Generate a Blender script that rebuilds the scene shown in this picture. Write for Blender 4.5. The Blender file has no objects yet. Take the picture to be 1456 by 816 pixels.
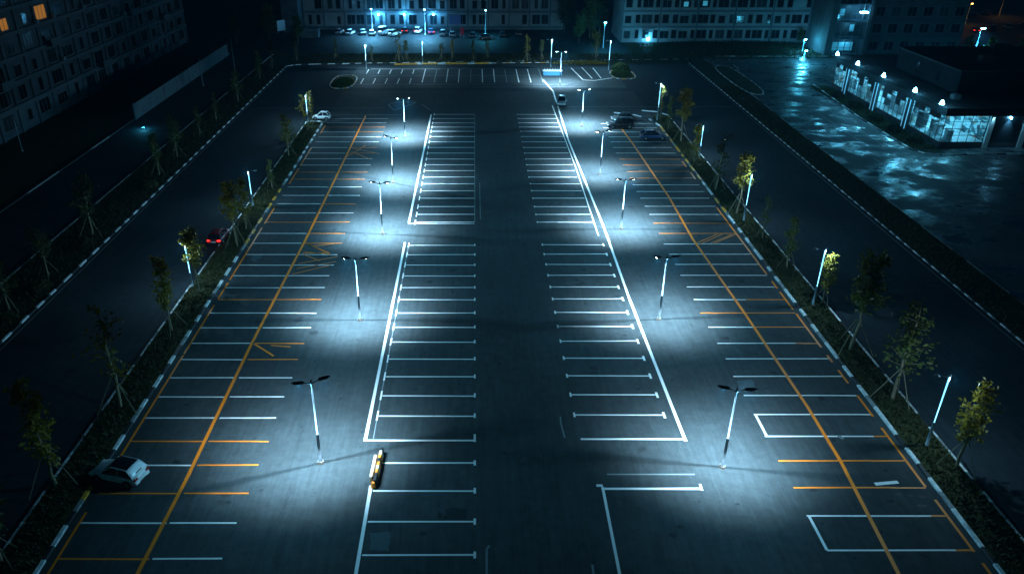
import bpy, math, random
from mathutils import Vector, Matrix
R = math.radians
random.seed(7)
sc = bpy.context.scene
col = sc.collection

# ------------------------------------------------------------------ camera
H = 38.0; F = 1095.0; PITCH = R(27.6)
cam_d = bpy.data.cameras.new('camera'); cam = bpy.data.objects.new('camera', cam_d); col.objects.link(cam)
cam.location = (0, 0, H); cam.rotation_euler = (math.pi/2 - PITCH, 0, 0)
cam_d.sensor_width = 36; cam_d.lens = F/1456*36; cam_d.shift_x = (728-675)/1456
cam_d.clip_end = 3000; cam_d.clip_start = .5
sc.camera = cam

def _ray(x, y):
    v = y-408
    return (x-675, F*math.cos(PITCH)-v*math.sin(PITCH), -(F*math.sin(PITCH)+v*math.cos(PITCH)))
def g(x, y, z=0):                       # survey point -> ground position
    r = _ray(x, y); s = (H-z)/-r[2]
    return r[0]*s, r[1]*s
def GY(y): return g(675, y)[1]
def zt(Y, y):
    r = _ray(675, y); return H+Y*r[2]/r[1]

# ------------------------------------------------------------------ materials
MATS = {}
def nt(name):
    m = bpy.data.materials.new(name); m.use_nodes = True
    n = m.node_tree; b = n.nodes['Principled BSDF']; MATS[name] = m
    return m, n, b
def plain(name, c, rough=.6, metal=0, var=0.0, scale=3.0, spec=.5, em=None, es=0):
    m, n, b = nt(name)
    b.inputs['Roughness'].default_value = rough; b.inputs['Metallic'].default_value = metal
    b.inputs['Specular IOR Level'].default_value = spec
    if em:
        b.inputs['Emission Color'].default_value = (*em, 1); b.inputs['Emission Strength'].default_value = es
    if var:
        tc = n.nodes.new('ShaderNodeTexCoord'); nz = n.nodes.new('ShaderNodeTexNoise')
        nz.inputs['Scale'].default_value = scale; nz.inputs['Detail'].default_value = 5
        rp = n.nodes.new('ShaderNodeValToRGB')
        rp.color_ramp.elements[0].position = .3; rp.color_ramp.elements[1].position = .7
        rp.color_ramp.elements[0].color = (*[x*(1-var) for x in c], 1)
        rp.color_ramp.elements[1].color = (*[min(1, x*(1+var)) for x in c], 1)
        n.links.new(tc.outputs['Object'], nz.inputs['Vector']); n.links.new(nz.outputs['Fac'], rp.inputs['Fac'])
        n.links.new(rp.outputs['Color'], b.inputs['Base Color'])
    else:
        b.inputs['Base Color'].default_value = (*c, 1)
    return m
def N(n, t, **kw):
    x = n.nodes.new(t)
    for k, v in kw.items():
        if k in x.inputs: x.inputs[k].default_value = v
        else: setattr(x, k, v)
    return x
def ramp(n, src, stops):
    r = n.nodes.new('ShaderNodeValToRGB'); e = r.color_ramp.elements
    while len(e) < len(stops): e.new(.5)
    for i, (p, c) in enumerate(stops):
        e[i].position = p; e[i].color = (*c, 1) if isinstance(c, tuple) else (c, c, c, 1)
    n.links.new(src, r.inputs['Fac']); return r.outputs['Color']
def mapped(n, scale=(1, 1, 1)):
    tc = n.nodes.new('ShaderNodeTexCoord'); mp = n.nodes.new('ShaderNodeMapping')
    mp.inputs['Scale'].default_value = scale
    n.links.new(tc.outputs['Object'], mp.inputs['Vector']); return mp.outputs['Vector']
def noise(n, vec, scale, detail=4, rough=.55):
    z = N(n, 'ShaderNodeTexNoise', Scale=scale, Detail=detail, Roughness=rough)
    n.links.new(vec, z.inputs['Vector']); return z.outputs['Fac']
def mul(n, a, b, fac=1.0):
    m = n.nodes.new('ShaderNodeMix'); m.data_type = 'RGBA'; m.blend_type = 'MULTIPLY'
    m.inputs[0].default_value = fac
    n.links.new(a, m.inputs[6]); n.links.new(b, m.inputs[7]); return m.outputs[2]

def asphalt_mat(name, c, rough=(.75, .9), streak=True):
    m, n, b = nt(name)
    v = mapped(n); vs = mapped(n, (1, .06, 1))
    big = ramp(n, noise(n, v, .09, 5), [(.3, .70), (.7, 1.25)])
    mid = ramp(n, noise(n, v, 1.3, 6, .65), [(.3, .80), (.7, 1.18)])
    fine = ramp(n, noise(n, v, 16, 3, .8), [(.35, .66), (.65, 1.34)])
    st = ramp(n, noise(n, vs, 2.6, 5, .7), [(.3, .78), (.7, 1.2)])
    spots = ramp(n, noise(n, v, .75, 3, .5), [(.27, .45), (.33, 1.0)])
    base = N(n, 'ShaderNodeRGB'); base.outputs[0].default_value = (*c, 1)
    o = mul(n, base.outputs[0], big); o = mul(n, o, mid); o = mul(n, o, fine)
    if streak: o = mul(n, o, st)
    o = mul(n, o, spots)
    n.links.new(o, b.inputs['Base Color'])
    rr = ramp(n, noise(n, v, .8, 5, .6), [(.3, rough[0]), (.7, rough[1])])
    n.links.new(rr, b.inputs['Roughness']); b.inputs['Specular IOR Level'].default_value = .18
    bp = N(n, 'ShaderNodeBump', Strength=.35, Distance=.02)
    n.links.new(noise(n, v, 14, 3, .8), bp.inputs['Height']); n.links.new(bp.outputs['Normal'], b.inputs['Normal'])
    return m
M_asph = asphalt_mat('asphalt', (.040, .051, .055))
M_road = asphalt_mat('road_asphalt', (.022, .031, .038), (.8, .92))
M_yard = asphalt_mat('yard_asphalt', (.014, .017, .020), (.6, .85))
M_patch = asphalt_mat('asphalt_patch_and_sheen', (.062, .095, .110), streak=False)
M_dpatch = asphalt_mat('dark_patch', (.024, .028, .032), streak=False)

def wet_mat():
    m, n, b = nt('wet_asphalt')
    v = mapped(n); v2 = mapped(n, (.8, 1.2, 1))
    big = ramp(n, noise(n, v, .16, 6, .65), [(.38, .35), (.62, 1.4)])
    fine = ramp(n, noise(n, v, 6, 4, .7), [(.35, .7), (.65, 1.3)])
    base = N(n, 'ShaderNodeRGB'); base.outputs[0].default_value = (.015, .032, .042, 1)
    n.links.new(mul(n, mul(n, base.outputs[0], big), fine), b.inputs['Base Color'])
    n.links.new(ramp(n, noise(n, v2, .22, 7, .68), [(.38, .16), (.46, .34), (.53, .75)]), b.inputs['Roughness'])
    b.inputs['Specular IOR Level'].default_value = .9
    bp = N(n, 'ShaderNodeBump', Strength=.3, Distance=.03)
    n.links.new(noise(n, v2, 2.5, 5, .7), bp.inputs['Height']); n.links.new(bp.outputs['Normal'], b.inputs['Normal'])
    return m
M_wet = wet_mat()

def paint_mat(name, c):
    m, n, b = nt(name)
    v = mapped(n)
    w = ramp(n, noise(n, v, 1.1, 6, .75), [(.24, .0), (.36, 1.0)])
    w2 = ramp(n, noise(n, v, 9, 4, .8), [(.25, .5), (.45, 1.0)])
    f = mul(n, w, w2)
    mx = n.nodes.new('ShaderNodeMix'); mx.data_type = 'RGBA'
    mx.inputs[6].default_value = (c[0]*.35+.02, c[1]*.35+.02, c[2]*.35+.02, 1); mx.inputs[7].default_value = (*c, 1)
    n.links.new(f, mx.inputs[0]); n.links.new(mx.outputs[2], b.inputs['Base Color'])
    b.inputs['Roughness'].default_value = .55
    return m
M_white = paint_mat('white_paint', (.84, .85, .85))
M_yel = paint_mat('yellow_paint', (.95, .23, .008))
M_faint = paint_mat('faded_paint', (.16, .20, .21))
M_fyel = paint_mat('faded_yellow_paint', (.62, .17, .012))

def ground_mat(name, a, bcol, cc, sc1=.5):
    m, n, b = nt(name); v = mapped(n)
    c1 = ramp(n, noise(n, v, sc1, 6, .7), [(.3, a), (.55, bcol), (.75, cc)])
    fine = ramp(n, noise(n, v, 9, 4, .8), [(.3, .45), (.7, 1.5)])
    n.links.new(mul(n, c1, fine), b.inputs['Base Color']); b.inputs['Roughness'].default_value = .95
    b.inputs['Specular IOR Level'].default_value = .15
    bp = N(n, 'ShaderNodeBump', Strength=.8, Distance=.08)
    n.links.new(noise(n, v, 5, 5, .7), bp.inputs['Height']); n.links.new(bp.outputs['Normal'], b.inputs['Normal'])
    return m
M_soil = ground_mat('planted_soil', (.034, .030, .015), (.045, .050, .020), (.085, .062, .028))
M_dirt = ground_mat('verge_earth', (.022, .026, .014), (.032, .042, .020), (.042, .046, .026), .2)
M_pave = ground_mat('paving', (.07, .085, .09), (.09, .10, .105), (.11, .12, .12))
def leaf_mat(name, a, b_, c):
    m, n, b = nt(name)
    v = mapped(n); oi = n.nodes.new('ShaderNodeObjectInfo')
    cc = ramp(n, noise(n, v, 1.7, 4, .7), [(.3, a), (.5, b_), (.7, c)])
    hs = N(n, 'ShaderNodeHueSaturation', Saturation=1.0)
    mr = N(n, 'ShaderNodeMapRange'); mr.inputs['To Min'].default_value = .65; mr.inputs['To Max'].default_value = 1.25
    n.links.new(oi.outputs['Random'], mr.inputs['Value']); n.links.new(mr.outputs['Result'], hs.inputs['Value'])
    n.links.new(cc, hs.inputs['Color']); n.links.new(hs.outputs['Color'], b.inputs['Base Color'])
    b.inputs['Roughness'].default_value = .6; b.inputs['Specular IOR Level'].default_value = .3
    tr = n.nodes.new('ShaderNodeBsdfTranslucent'); ms = n.nodes.new('ShaderNodeMixShader'); ms.inputs[0].default_value = .35
    n.links.new(hs.outputs['Color'], tr.inputs['Color'])
    out = n.nodes['Material Output']
    n.links.new(b.outputs[0], ms.inputs[1]); n.links.new(tr.outputs[0], ms.inputs[2]); n.links.new(ms.outputs[0], out.inputs['Surface'])
    return m
M_leafy = leaf_mat('lamplit_yellow_leaves', (.13, .10, .012), (.20, .15, .015), (.27, .19, .02))  # yellow leaves, albedo raised so crowns beyond the lamps' reach look lit
M_leafg = leaf_mat('green_leaves', (.045, .058, .014), (.075, .085, .018), (.12, .115, .022))
M_grass = leaf_mat('grass_blades', (.035, .045, .012), (.055, .060, .018), (.09, .07, .025))
M_hedge = leaf_mat('hedge_leaves', (.03, .06, .015), (.05, .09, .02), (.10, .11, .02))
M_dleaf = leaf_mat('dark_shrub_leaves', (.012, .02, .008), (.02, .03, .01), (.035, .04, .014))
M_bark = plain('bark', (.20, .15, .09), .9, var=.35, scale=8)
M_stake = plain('wood_stake', (.20, .16, .10), .85, var=.3, scale=6)
M_pole = plain('painted_pole', (.22, .29, .33), .45, .2, var=.12, scale=2)
M_polelow = plain('grey_pole_sleeve', (.16, .19, .21), .5, .5, var=.2, scale=3)
M_head = plain('lamp_housing', (.035, .038, .042), .45, .4)
M_conc = plain('concrete', (.30, .24, .20), .85, var=.25, scale=4)
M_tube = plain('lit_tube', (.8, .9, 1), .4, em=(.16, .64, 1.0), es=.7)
M_lens = plain('lit_lens', (.8, .9, 1), .4, em=(.6, .86, 1.0), es=40)
M_lensb = plain('lit_blue_lens', (.5, .8, 1), .4, em=(.16, .62, 1.0), es=22)
M_lenso = plain('lit_orange_lens', (1, .5, .1), .4, em=(1.0, .38, .06), es=8)
M_kw = plain('white_kerb_paint', (.66, .70, .72), .6, var=.3, scale=3)
M_kb = plain('black_kerb_paint', (.018, .02, .024), .6, var=.3, scale=3)
M_ky = plain('yellow_kerb_paint', (.80, .34, .03), .6, var=.35, scale=3)
M_kg = plain('kerb_stone', (.24, .26, .27), .75, var=.3, scale=3)
M_tyre = plain('tyre_rubber', (.012, .012, .013), .8)
M_rim = plain('wheel_rim', (.35, .36, .38), .35, .8)
M_glass = plain('dark_glass', (.006, .010, .014), .08, spec=.8)
M_wallb = plain('facade_pale', (.20, .24, .26), .85, var=.22, scale=.35)
M_wallc = plain('facade_grey', (.065, .09, .11), .85, var=.3, scale=.5)
M_walld = plain('facade_dark', (.060, .072, .080), .85, var=.25, scale=.5)
M_band = plain('floor_band', (.085, .115, .135), .8, var=.2, scale=.6)
M_pane = plain('window_pane', (.005, .008, .010), .12, spec=.25)
M_frame = plain('window_frame', (.12, .14, .15), .6)
M_amber = plain('lit_amber_pane', (.4, .2, .05), .5, em=(1.0, .36, .03), es=.07)
M_fence = plain('fence_panel', (.07, .11, .13), .8, var=.2, scale=.7)
M_roof = plain('flat_roof', (.016, .020, .024), .9, var=.3, scale=.4)
M_black = plain('black_plastic', (.012, .012, .013), .5)
M_byel = plain('barrier_yellow', (.95, .27, .012), .5, var=.15)
M_bpale = plain('barrier_pale', (.80, .72, .60), .5, var=.15)
M_red = plain('red_lens_off', (.35, .01, .01), .3)
M_redon = plain('red_lens_lit', (.5, .01, .01), .3, em=(1, .02, .015), es=1.1)
M_hl = plain('headlamp_glass', (.7, .72, .72), .15)
M_hlon = plain('headlamp_lit', (1, 1, .9), .3, em=(.9, .95, .9), es=2.0)
M_int = plain('interior_wall', (.62, .68, .70), .8)
def shelf_mat():
    m, n, b = nt('stocked_shelves'); v = mapped(n, (1, .9, 1.6)); z = N(n, 'ShaderNodeTexVoronoi', Scale=1.3); n.links.new(v, z.inputs['Vector'])
    sp = n.nodes.new('ShaderNodeSeparateColor'); n.links.new(z.outputs['Color'], sp.inputs[0])
    n.links.new(ramp(n, sp.outputs[0], [(.0, (.03, .05, .06)), (.35, (.10, .20, .22)), (.5, (.55, .62, .62)), (.8, (.75, .78, .78)), (.95, (.5, .16, .08))]), b.inputs['Base Color']); b.inputs['Roughness'].default_value = .7
    return m
M_shelf = shelf_mat()
M_disp = plain('display_unit', (.72, .75, .76), .6, var=.3, scale=1.5)
M_curt = plain('dark_spandrel', (.022, .032, .038), .4)
M_upper = plain('upper_storey_wall', (.012, .017, .020), .9, var=.3, scale=.6, spec=.05)
M_cellb = plain('lit_cell', (.3, .6, .7), .4, em=(.05, .38, .55), es=.11)
M_planter = plain('planter_blue', (.05, .22, .34), .6)
M_crack = plain('crack_filler', (.020, .023, .026), .7)
def glassy():
    m, n, b = nt('shop_glass')
    b.inputs['Base Color'].default_value = (.75, .9, .95, 1); b.inputs['Roughness'].default_value = .03
    tr = n.nodes.new('ShaderNodeBsdfTransparent'); tr.inputs[0].default_value = (.72, .88, .93, 1)
    gl = n.nodes.new('ShaderNodeBsdfGlossy'); gl.inputs['Roughness'].default_value = .05
    ms = n.nodes.new('ShaderNodeMixShader'); ms.inputs[0].default_value = .10
    n.links.new(tr.outputs[0], ms.inputs[1]); n.links.new(gl.outputs[0], ms.inputs[2])
    n.links.new(ms.outputs[0], n.nodes['Material Output'].inputs['Surface']); return m
M_shop = glassy()

# ------------------------------------------------------------------ mesh helpers
class MB:
    def __init__(s): s.v = []; s.f = []; s.mi = []; s.m = 0
    def add(s, vs, fs):
        o = len(s.v); s.v += [tuple(p) for p in vs]
        for f in fs: s.f.append(tuple(i+o for i in f)); s.mi.append(s.m)
    def box(s, a, b):
        x0, y0, z0 = a; x1, y1, z1 = b
        s.add([(x0,y0,z0),(x1,y0,z0),(x1,y1,z0),(x0,y1,z0),(x0,y0,z1),(x1,y0,z1),(x1,y1,z1),(x0,y1,z1)],
              [(3,2,1,0),(4,5,6,7),(0,1,5,4),(1,2,6,5),(2,3,7,6),(3,0,4,7)])
    def quad(s, a, b, c, d): s.add([a, b, c, d], [(0, 1, 2, 3)])
    def rect(s, x0, y0, x1, y1, z): s.quad((x0,y0,z), (x1,y0,z), (x1,y1,z), (x0,y1,z))
    def tube(s, pts, rad, n=8, cap=True):
        pts = [Vector(p) for p in pts]
        if not isinstance(rad, (list, tuple)): rad = [rad]*len(pts)
        o = len(s.v)
        for i, p in enumerate(pts):
            d = (pts[min(i+1, len(pts)-1)]-pts[max(i-1, 0)])
            if d.length < 1e-6: d = Vector((0, 0, 1))
            d.normalize()
            u = d.cross(Vector((0, 0, 1))) if abs(d.z) < .9 else d.cross(Vector((1, 0, 0)))
            u.normalize(); w = d.cross(u)
            for k in range(n):
                a = 2*math.pi*k/n
                s.v.append(tuple(p+u*math.cos(a)*rad[i]+w*math.sin(a)*rad[i]))
        for i in range(len(pts)-1):
            for k in range(n):
                s.f.append((o+i*n+k, o+i*n+(k+1)%n, o+(i+1)*n+(k+1)%n, o+(i+1)*n+k)); s.mi.append(s.m)
        if cap:
            s.f.append(tuple(o+k for k in range(n))); s.mi.append(s.m)
            s.f.append(tuple(o+(len(pts)-1)*n+k for k in reversed(range(n)))); s.mi.append(s.m)
    def loft(s, rings, cap=True):
        o = len(s.v); n = len(rings[0])
        for r in rings: s.v += [tuple(p) for p in r]
        for i in range(len(rings)-1):
            for k in range(n):
                s.f.append((o+i*n+k, o+i*n+(k+1)%n, o+(i+1)*n+(k+1)%n, o+(i+1)*n+k)); s.mi.append(s.m)
        if cap:
            s.f.append(tuple(o+k for k in reversed(range(n)))); s.mi.append(s.m)
            s.f.append(tuple(o+(len(rings)-1)*n+k for k in range(n))); s.mi.append(s.m)
    def mesh(s, name, mats, smooth=False):
        me = bpy.data.meshes.new(name); me.from_pydata(s.v, [], s.f)
        if not isinstance(mats, (list, tuple)): mats = [mats]
        for m in mats: me.materials.append(m)
        if len(mats) > 1: me.polygons.foreach_set('material_index', s.mi)
        if smooth: me.polygons.foreach_set('use_smooth', [True]*len(me.polygons))
        me.update(); return me
    def build(s, name, mats, parent=None, smooth=False, loc=None, bevel=0, sub=0):
        o = bpy.data.objects.new(name, s.mesh(name, mats, smooth)); col.objects.link(o)
        if parent: o.parent = parent
        if loc: o.location = loc
        if bevel:
            b = o.modifiers.new('bevel', 'BEVEL'); b.width = bevel; b.segments = 2; b.limit_method = 'ANGLE'
        if sub:
            b = o.modifiers.new('sub', 'SUBSURF'); b.levels = sub; b.render_levels = sub
        return o
def tag(o, label=None, cat=None, group=None, kind=None):
    if label: o['label'] = label
    if cat: o['category'] = cat
    if group: o['group'] = group
    if kind: o['kind'] = kind
    return o
def empty(name, loc, rz=0, label=None, cat=None, group=None):
    o = bpy.data.objects.new(name, None); o.empty_display_size = .3; col.objects.link(o)
    o.location = loc; o.rotation_euler = (0, 0, rz); tag(o, label, cat, group); return o
def inst(name, me, parent, loc=(0, 0, 0), rot=(0, 0, 0), scale=(1, 1, 1)):
    o = bpy.data.objects.new(name, me); col.objects.link(o); o.parent = parent
    o.location = loc; o.rotation_euler = rot; o.scale = scale; return o
def copy_tree(o, parent=None):
    c = o.copy(); col.objects.link(c); c.parent = parent
    for ch in o.children: copy_tree(ch, c)
    return c
def struct(name, mb, mats, **kw):
    return tag(mb.build(name, mats, **kw), kind='structure')

# ------------------------------------------------------------------ ground surfaces
m = MB(); m.rect(-900, -200, 900, 1800, -.012); struct('ground', m, M_dirt)
m = MB(); m.rect(-27.3, 15, 32.8, 160, 0); struct('car_park_asphalt', m, M_asph)
m = MB()
m.rect(-44.3, 15, -30.3, 187, -.004); m.rect(35.8, 15, 51.3, 193, -.004)
m.rect(-30.3, 160, 35.8, 190, -.004); m.rect(-30.3, 142, -27.3, 160, -.004); m.rect(32.8, 142, 35.8, 160, -.004)
struct('road', m, M_road)
m = MB(); m.rect(-27.5, 163.5, 32, 184, 0); struct('rear_car_park_asphalt', m, M_asph)
m = MB(); m.rect(56.0, 40, 180, 196, 0); struct('wet_forecourt', m, M_wet)
m = MB(); m.rect(51.3, 15, 56.0, 190, .06); struct('right_verge', m, M_dirt)
m = MB(); m.rect(-50.8, 15, -44.3, 187, .06); struct('left_verge', m, M_dirt)
m = MB(); m.rect(-62, 15, -50.8, 210, -.004); struct('side_lane', m, M_road)
m = MB(); m.rect(-60, 200, 130, 300, 0); struct('far_yard', m, M_yard)
m = MB(); m.rect(122, 198, 320, 420, .004); struct('distant_car_park', m, M_road)
m = MB(); m.rect(-46, 187.2, 52, 200, .07); struct('rear_verge', m, M_dirt)
def strip(name, x0, x1, y0, y1):
    mb = MB(); n = int((y1-y0)/.8); k = 5
    for j in range(n+1):
        for i in range(k+1):
            u = i/k; hump = .12+.10*math.sin(math.pi*u)+random.uniform(-.03, .04)*(0 < i < k)
            mb.v.append((x0+(x1-x0)*u, y0+(y1-y0)*j/n, hump))
    for j in range(n):
        for i in range(k):
            a = j*(k+1)+i; mb.f.append((a, a+1, a+k+2, a+k+1)); mb.mi.append(0)
    struct(name, mb, M_soil, smooth=True)
strip('left_planting_strip', -30.2, -27.4, 20, 136)
strip('right_planting_strip', 32.9, 35.7, 20, 141)

# ------------------------------------------------------------------ kerbs
def kerb(pts, cols, w=.24, h=.15, seg=(1.1, 1.9), rnd=3, yrange=None):
    rr = random.Random(rnd); mb = MB(); ci = 0
    for (a, b) in zip(pts, pts[1:]):
        a = Vector((*a, 0)); b = Vector((*b, 0)); L = (b-a).length; d = (b-a)/L; nrm = Vector((-d.y, d.x, 0))*w/2
        t = 0
        while t < L-1e-3:
            s = min(L, t+rr.uniform(*seg)); c = cols[ci % len(cols)]; ci += 1
            if yrange and c == 0 and any(y0 < a.y+d.y*t < y1 for y0, y1 in yrange): c = 2
            mb.m = c
            p, q = a+d*t, a+d*(s-.03)
            e = rr.uniform(-.03, .03)
            nn = Vector((nrm.x, nrm.y, 0))
            vs = [p-nn, q-nn, q+nn, p+nn]; hh = h+e*.3
            top = [p-nn*.8, q-nn*.8, q+nn*.8, p+nn*.8]
            mb.add([(v.x, v.y, -.05) for v in vs]+[(v.x, v.y, hh-.03) for v in vs]+[(v.x, v.y, hh) for v in top],
                   [(0,1,5,4),(1,2,6,5),(2,3,7,6),(3,0,4,7),(4,5,9,8),(5,6,10,9),(6,7,11,10),(7,4,8,11),(8,9,10,11)])
            t = s
    return struct('kerb', mb, [M_kw, M_kb, M_ky, M_kg])
kerb([(-27.3, 20), (-27.3, 136)], [0, 1, 0, 1, 0, 1, 3], w=.3, rnd=1, yrange=[(38, 41), (46, 51), (82, 104)])
kerb([(-30.3, 20), (-30.3, 136.5)], [0, 0, 3, 0, 1], w=.2, rnd=2)
kerb([(-27.3, 136), (-27.8, 136.9), (-29.2, 137.1), (-30.3, 136.5)], [0, 3], seg=(.5, .8))
kerb([(32.8, 20), (32.8, 134), (31.8, 138.5), (29.5, 141.5), (26.0, 143)], [0, 1, 0, 1, 0, 0, 3], w=.3, rnd=4, yrange=[(92, 99), (104, 134)])
kerb([(35.8, 20), (35.8, 141), (34.5, 143.5), (31.5, 144.5)], [0, 0, 3, 0, 1], w=.2, rnd=5)
kerb([(-44.3, 15), (-44.3, 184.5), (-42.5, 186), (-38, 186.8), (0, 189.5), (52, 192.5)], [0, 1], seg=(1.2, 1.9), rnd=6)
kerb([(-50.8, 15), (-50.8, 200)], [3, 1, 3, 3], w=.2, seg=(2, 6), rnd=7)
kerb([(-62, 15), (-62, 200)], [3, 1, 1, 3], w=.2, seg=(3, 7), rnd=8)
kerb([(51.3, 15), (51.3, 189)], [0, 1, 3], w=.18, h=.1, seg=(.5, .9), rnd=9)
kerb([(56.0, 15), (56, 130), (56.6, 160), (60.5, 176), (62, 192)], [3, 3, 1], w=.18, h=.1, seg=(2, 5), rnd=10)
kerb([(-19, 186.2), (4, 187.6)], [2, 2, 2, 0], w=.5, h=.3, seg=(.8, 2.4), rnd=11)
kerb([(4, 187.8), (30, 189.2)], [0, 1, 0, 2], w=.3, seg=(.8, 1.6), rnd=12)
kerb([(72.4, 166), (70.6, 140), (70.4, 121), (71.5, 118.4), (74, 117.6), (78, 118), (130, 120)], [0, 3, 1], w=.3, seg=(1.5, 2.6), rnd=13)
kerb([(60, 196.2), (95, 196.2)], [3, 0, 3], w=.25, seg=(1.5, 4), rnd=14)

# island lawn ends at rear car park
def island(cx, cy, rx, ry, k, cols):
    mb = MB(); n = 28; pts = []
    for i in range(n):
        a = 2*math.pi*i/n
        pts.append((cx+rx*math.copysign(abs(math.cos(a))**.7, math.cos(a)), cy+ry*math.copysign(abs(math.sin(a))**.7, math.sin(a))))
    mb.add([(cx, cy, .24)]+[(x, y, .11) for x, y in pts], [(0, i+1, (i+1) % n+1) for i in range(n)])
    struct('planted_island', mb, M_soil)
    kerb(pts+[pts[0]], cols, w=.25, seg=(.8, 1.4), rnd=k)
island(-28.4, 168.5, 2.6, 6.2, 21, [2, 0, 3, 0])
island(33.2, 175.5, 2.6, 4.5, 22, [2, 3, 0, 3])
island(57.8, 171, 2.3, 14, 23, [3, 3, 0])

# ------------------------------------------------------------------ painted markings
W = MB(); Yl = MB(); Fa = MB(); Fy = MB()
Z = .006
def hl(mb, y, x0, x1, w=.2, j=.0):
    e = random.uniform(-j, j)
    mb.quad((x0, y-w/2, Z), (x1, y-w/2+e, Z), (x1, y+w/2+e, Z), (x0, y+w/2, Z))
def vl(mb, pts, w=.22, z=Z+.004):
    for (x0, y0), (x1, y1) in zip(pts, pts[1:]):
        d = Vector((x1-x0, y1-y0)); L = d.length
        if L < 1e-4: continue
        d /= L; n_ = Vector((-d.y, d.x))*w/2
        mb.quad((x0-n_.x, y0-n_.y, z), (x0+n_.x, y0+n_.y, z), (x1+n_.x, y1+n_.y, z), (x1-n_.x, y1-n_.y, z))
def px(*pts): return [g(x, y) for x, y in pts]
MID = [589.6, 561, 534, 509, 485, 464, 444, 425, 408, 391.5, 376, 361.5, 348]
UP = [316, 305, 294, 282, 271.4, 261.5, 252, 243, 234.6, 226.4, 218, 210, 202, 194.5, 187, 181, 175, 169, 163]
# inner left block
for r in [655.7, 695, 738.5, 785.7, 840]:
    y = GY(r); hl(W, y-.18, -7.2 if r < 800 else -7.2, -.05, .145, .05); vl(W, [(0, y-.45), (0, y+.12)], .17)
vl(W, [(-7.4, 25), (-7.4, GY(690))], .24)
hl(W, GY(626), -8.5, -.05, .2); vl(W, [(0, GY(628)), (0, GY(617))], .17)
vl(W, [(-8.45, GY(627)), (-8.35, GY(345))], .25)
for r in MID:
    y = GY(r); hl(W, y-.15, -7.75, -.05, .145, .06); vl(W, [(0, y-.4), (0, y+.2)], .15)
    vl(W, [(-7.85, y-.75), (-7.85, y+.55)], .14)
vl(Fa, [(-7.85, GY(626)), (-7.85, GY(348))], .08, Z+.001)
for r in UP:
    y = GY(r); hl(W, y, -7.45, -.05, .19, .05)
    vl(W, [(-7.55, y-.8), (-7.55, y+.8)], .13)
vl(W, [(-8.35, GY(317)), (-8.1, GY(163))], .26)
hl(W, GY(317)-.25, -8.4, -.05, .17)
vl(Fa, [(0, GY(316)), (0, GY(163))], .1, Z+.001)
# inner right block
hl(W, GY(624), 8.2, 16.2, .2)
for r in MID:
    y = GY(r); hl(W, y, 8.05, 15.3, .145, .06); vl(W, [(8.05, y-.3), (8.05, y+.3)], .15); vl(W, [(15.3, y-.45), (15.3, y+.35)], .2)
vl(W, [(16.25, GY(627)), (16.0, GY(424)), (16.15, GY(326)), (15.7, GY(200)), (16.2, GY(130)), (15.0, GY(114))], .26)
vl(W, [(15.1, GY(335)), (15.3, GY(240)), (15.0, GY(150))], .14)
for r in UP:
    y = GY(r); hl(W, y, 7.95, 15.0, .19, .05)
    vl(W, [(7.95, y-.25), (7.95, y+.25)], .15)
# lower right white L
hl(W, GY(694.5), 9.2, 16.1, .22); vl(W, [(9.1, GY(692)), (8.9, 24)], .2); vl(W, [(16.1, GY(697)), (16.1, GY(688))], .16)
vl(W, px((848, 690), (857, 690)), .25); hl(Fa, GY(674), 9.6, 16, .14)
# outer left
OL = [794, 743, 701, 661, 627, 594, 564, 537, 511, 488, 466, 445, 426, 409, 392, 377, 362, 346, 332, 316, 303, 290, 278, 266, 255, 245, 235, 226, 218, 210, 202, 195, 188, 181, 175, 169]
ycol = {743: (0, 0), 794: (1, 0), 701: (1, 1), 661: (0, 1), 627: (1, 1), 511: (0, 1), 488: (0, 1), 426: (1, 1), 346: (0, 1), 332: (0, 1), 445: (0, 0), 316: (1, 1), 290: (0, 1), 255: (1, 1), 245: (1, 1), 218: (0, 1), 210: (0, 1), 188: (0, 1), 181: (1, 1)}
for r in OL:
    y = GY(r); a, b = ycol.get(r, (0, 0)); xe = -15.9-.1*(r > 700)+random.uniform(-.1, .1)
    hl(Yl if a else W, y, -26.5, -20.7, .145, .04); hl(Yl if b else W, y, -20.5, xe, .145, .04)
vl(Yl, px((150, 905), (195, 816), (263, 685), (357, 490), (435, 340), (520, 165)), .27)
for a, b in [(830, 728), (656, 560), (560, 505), (503, 434), (425, 402), (398, 324), (318, 294), (262, 240), (236, 210), (190, 178)]:
    vl(Yl, [(-26.55, GY(a)), (-26.55, GY(b))], .18)
for a, b in [((437, 347), (470, 362)), ((470, 362), (432, 358)), ((432, 362), (455, 371)), ((424, 375), (480, 365)), ((422, 382), (478, 372)), ((415, 390), (470, 377)),
             ((496, 210), (540, 219)), ((500, 216), (527, 227)), ((520, 207), (492, 224)), ((447, 350), (478, 346))]:
    vl(Fy, px(a, b), .15)
vl(Yl, px((437, 347), (468, 360)), .2); vl(Yl, px((430, 360), (462, 360)), .16)
vl(Yl, px((362, 489), (389, 506)), .2); vl(Fy, px((385, 491), (413, 493)), .2)
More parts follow.
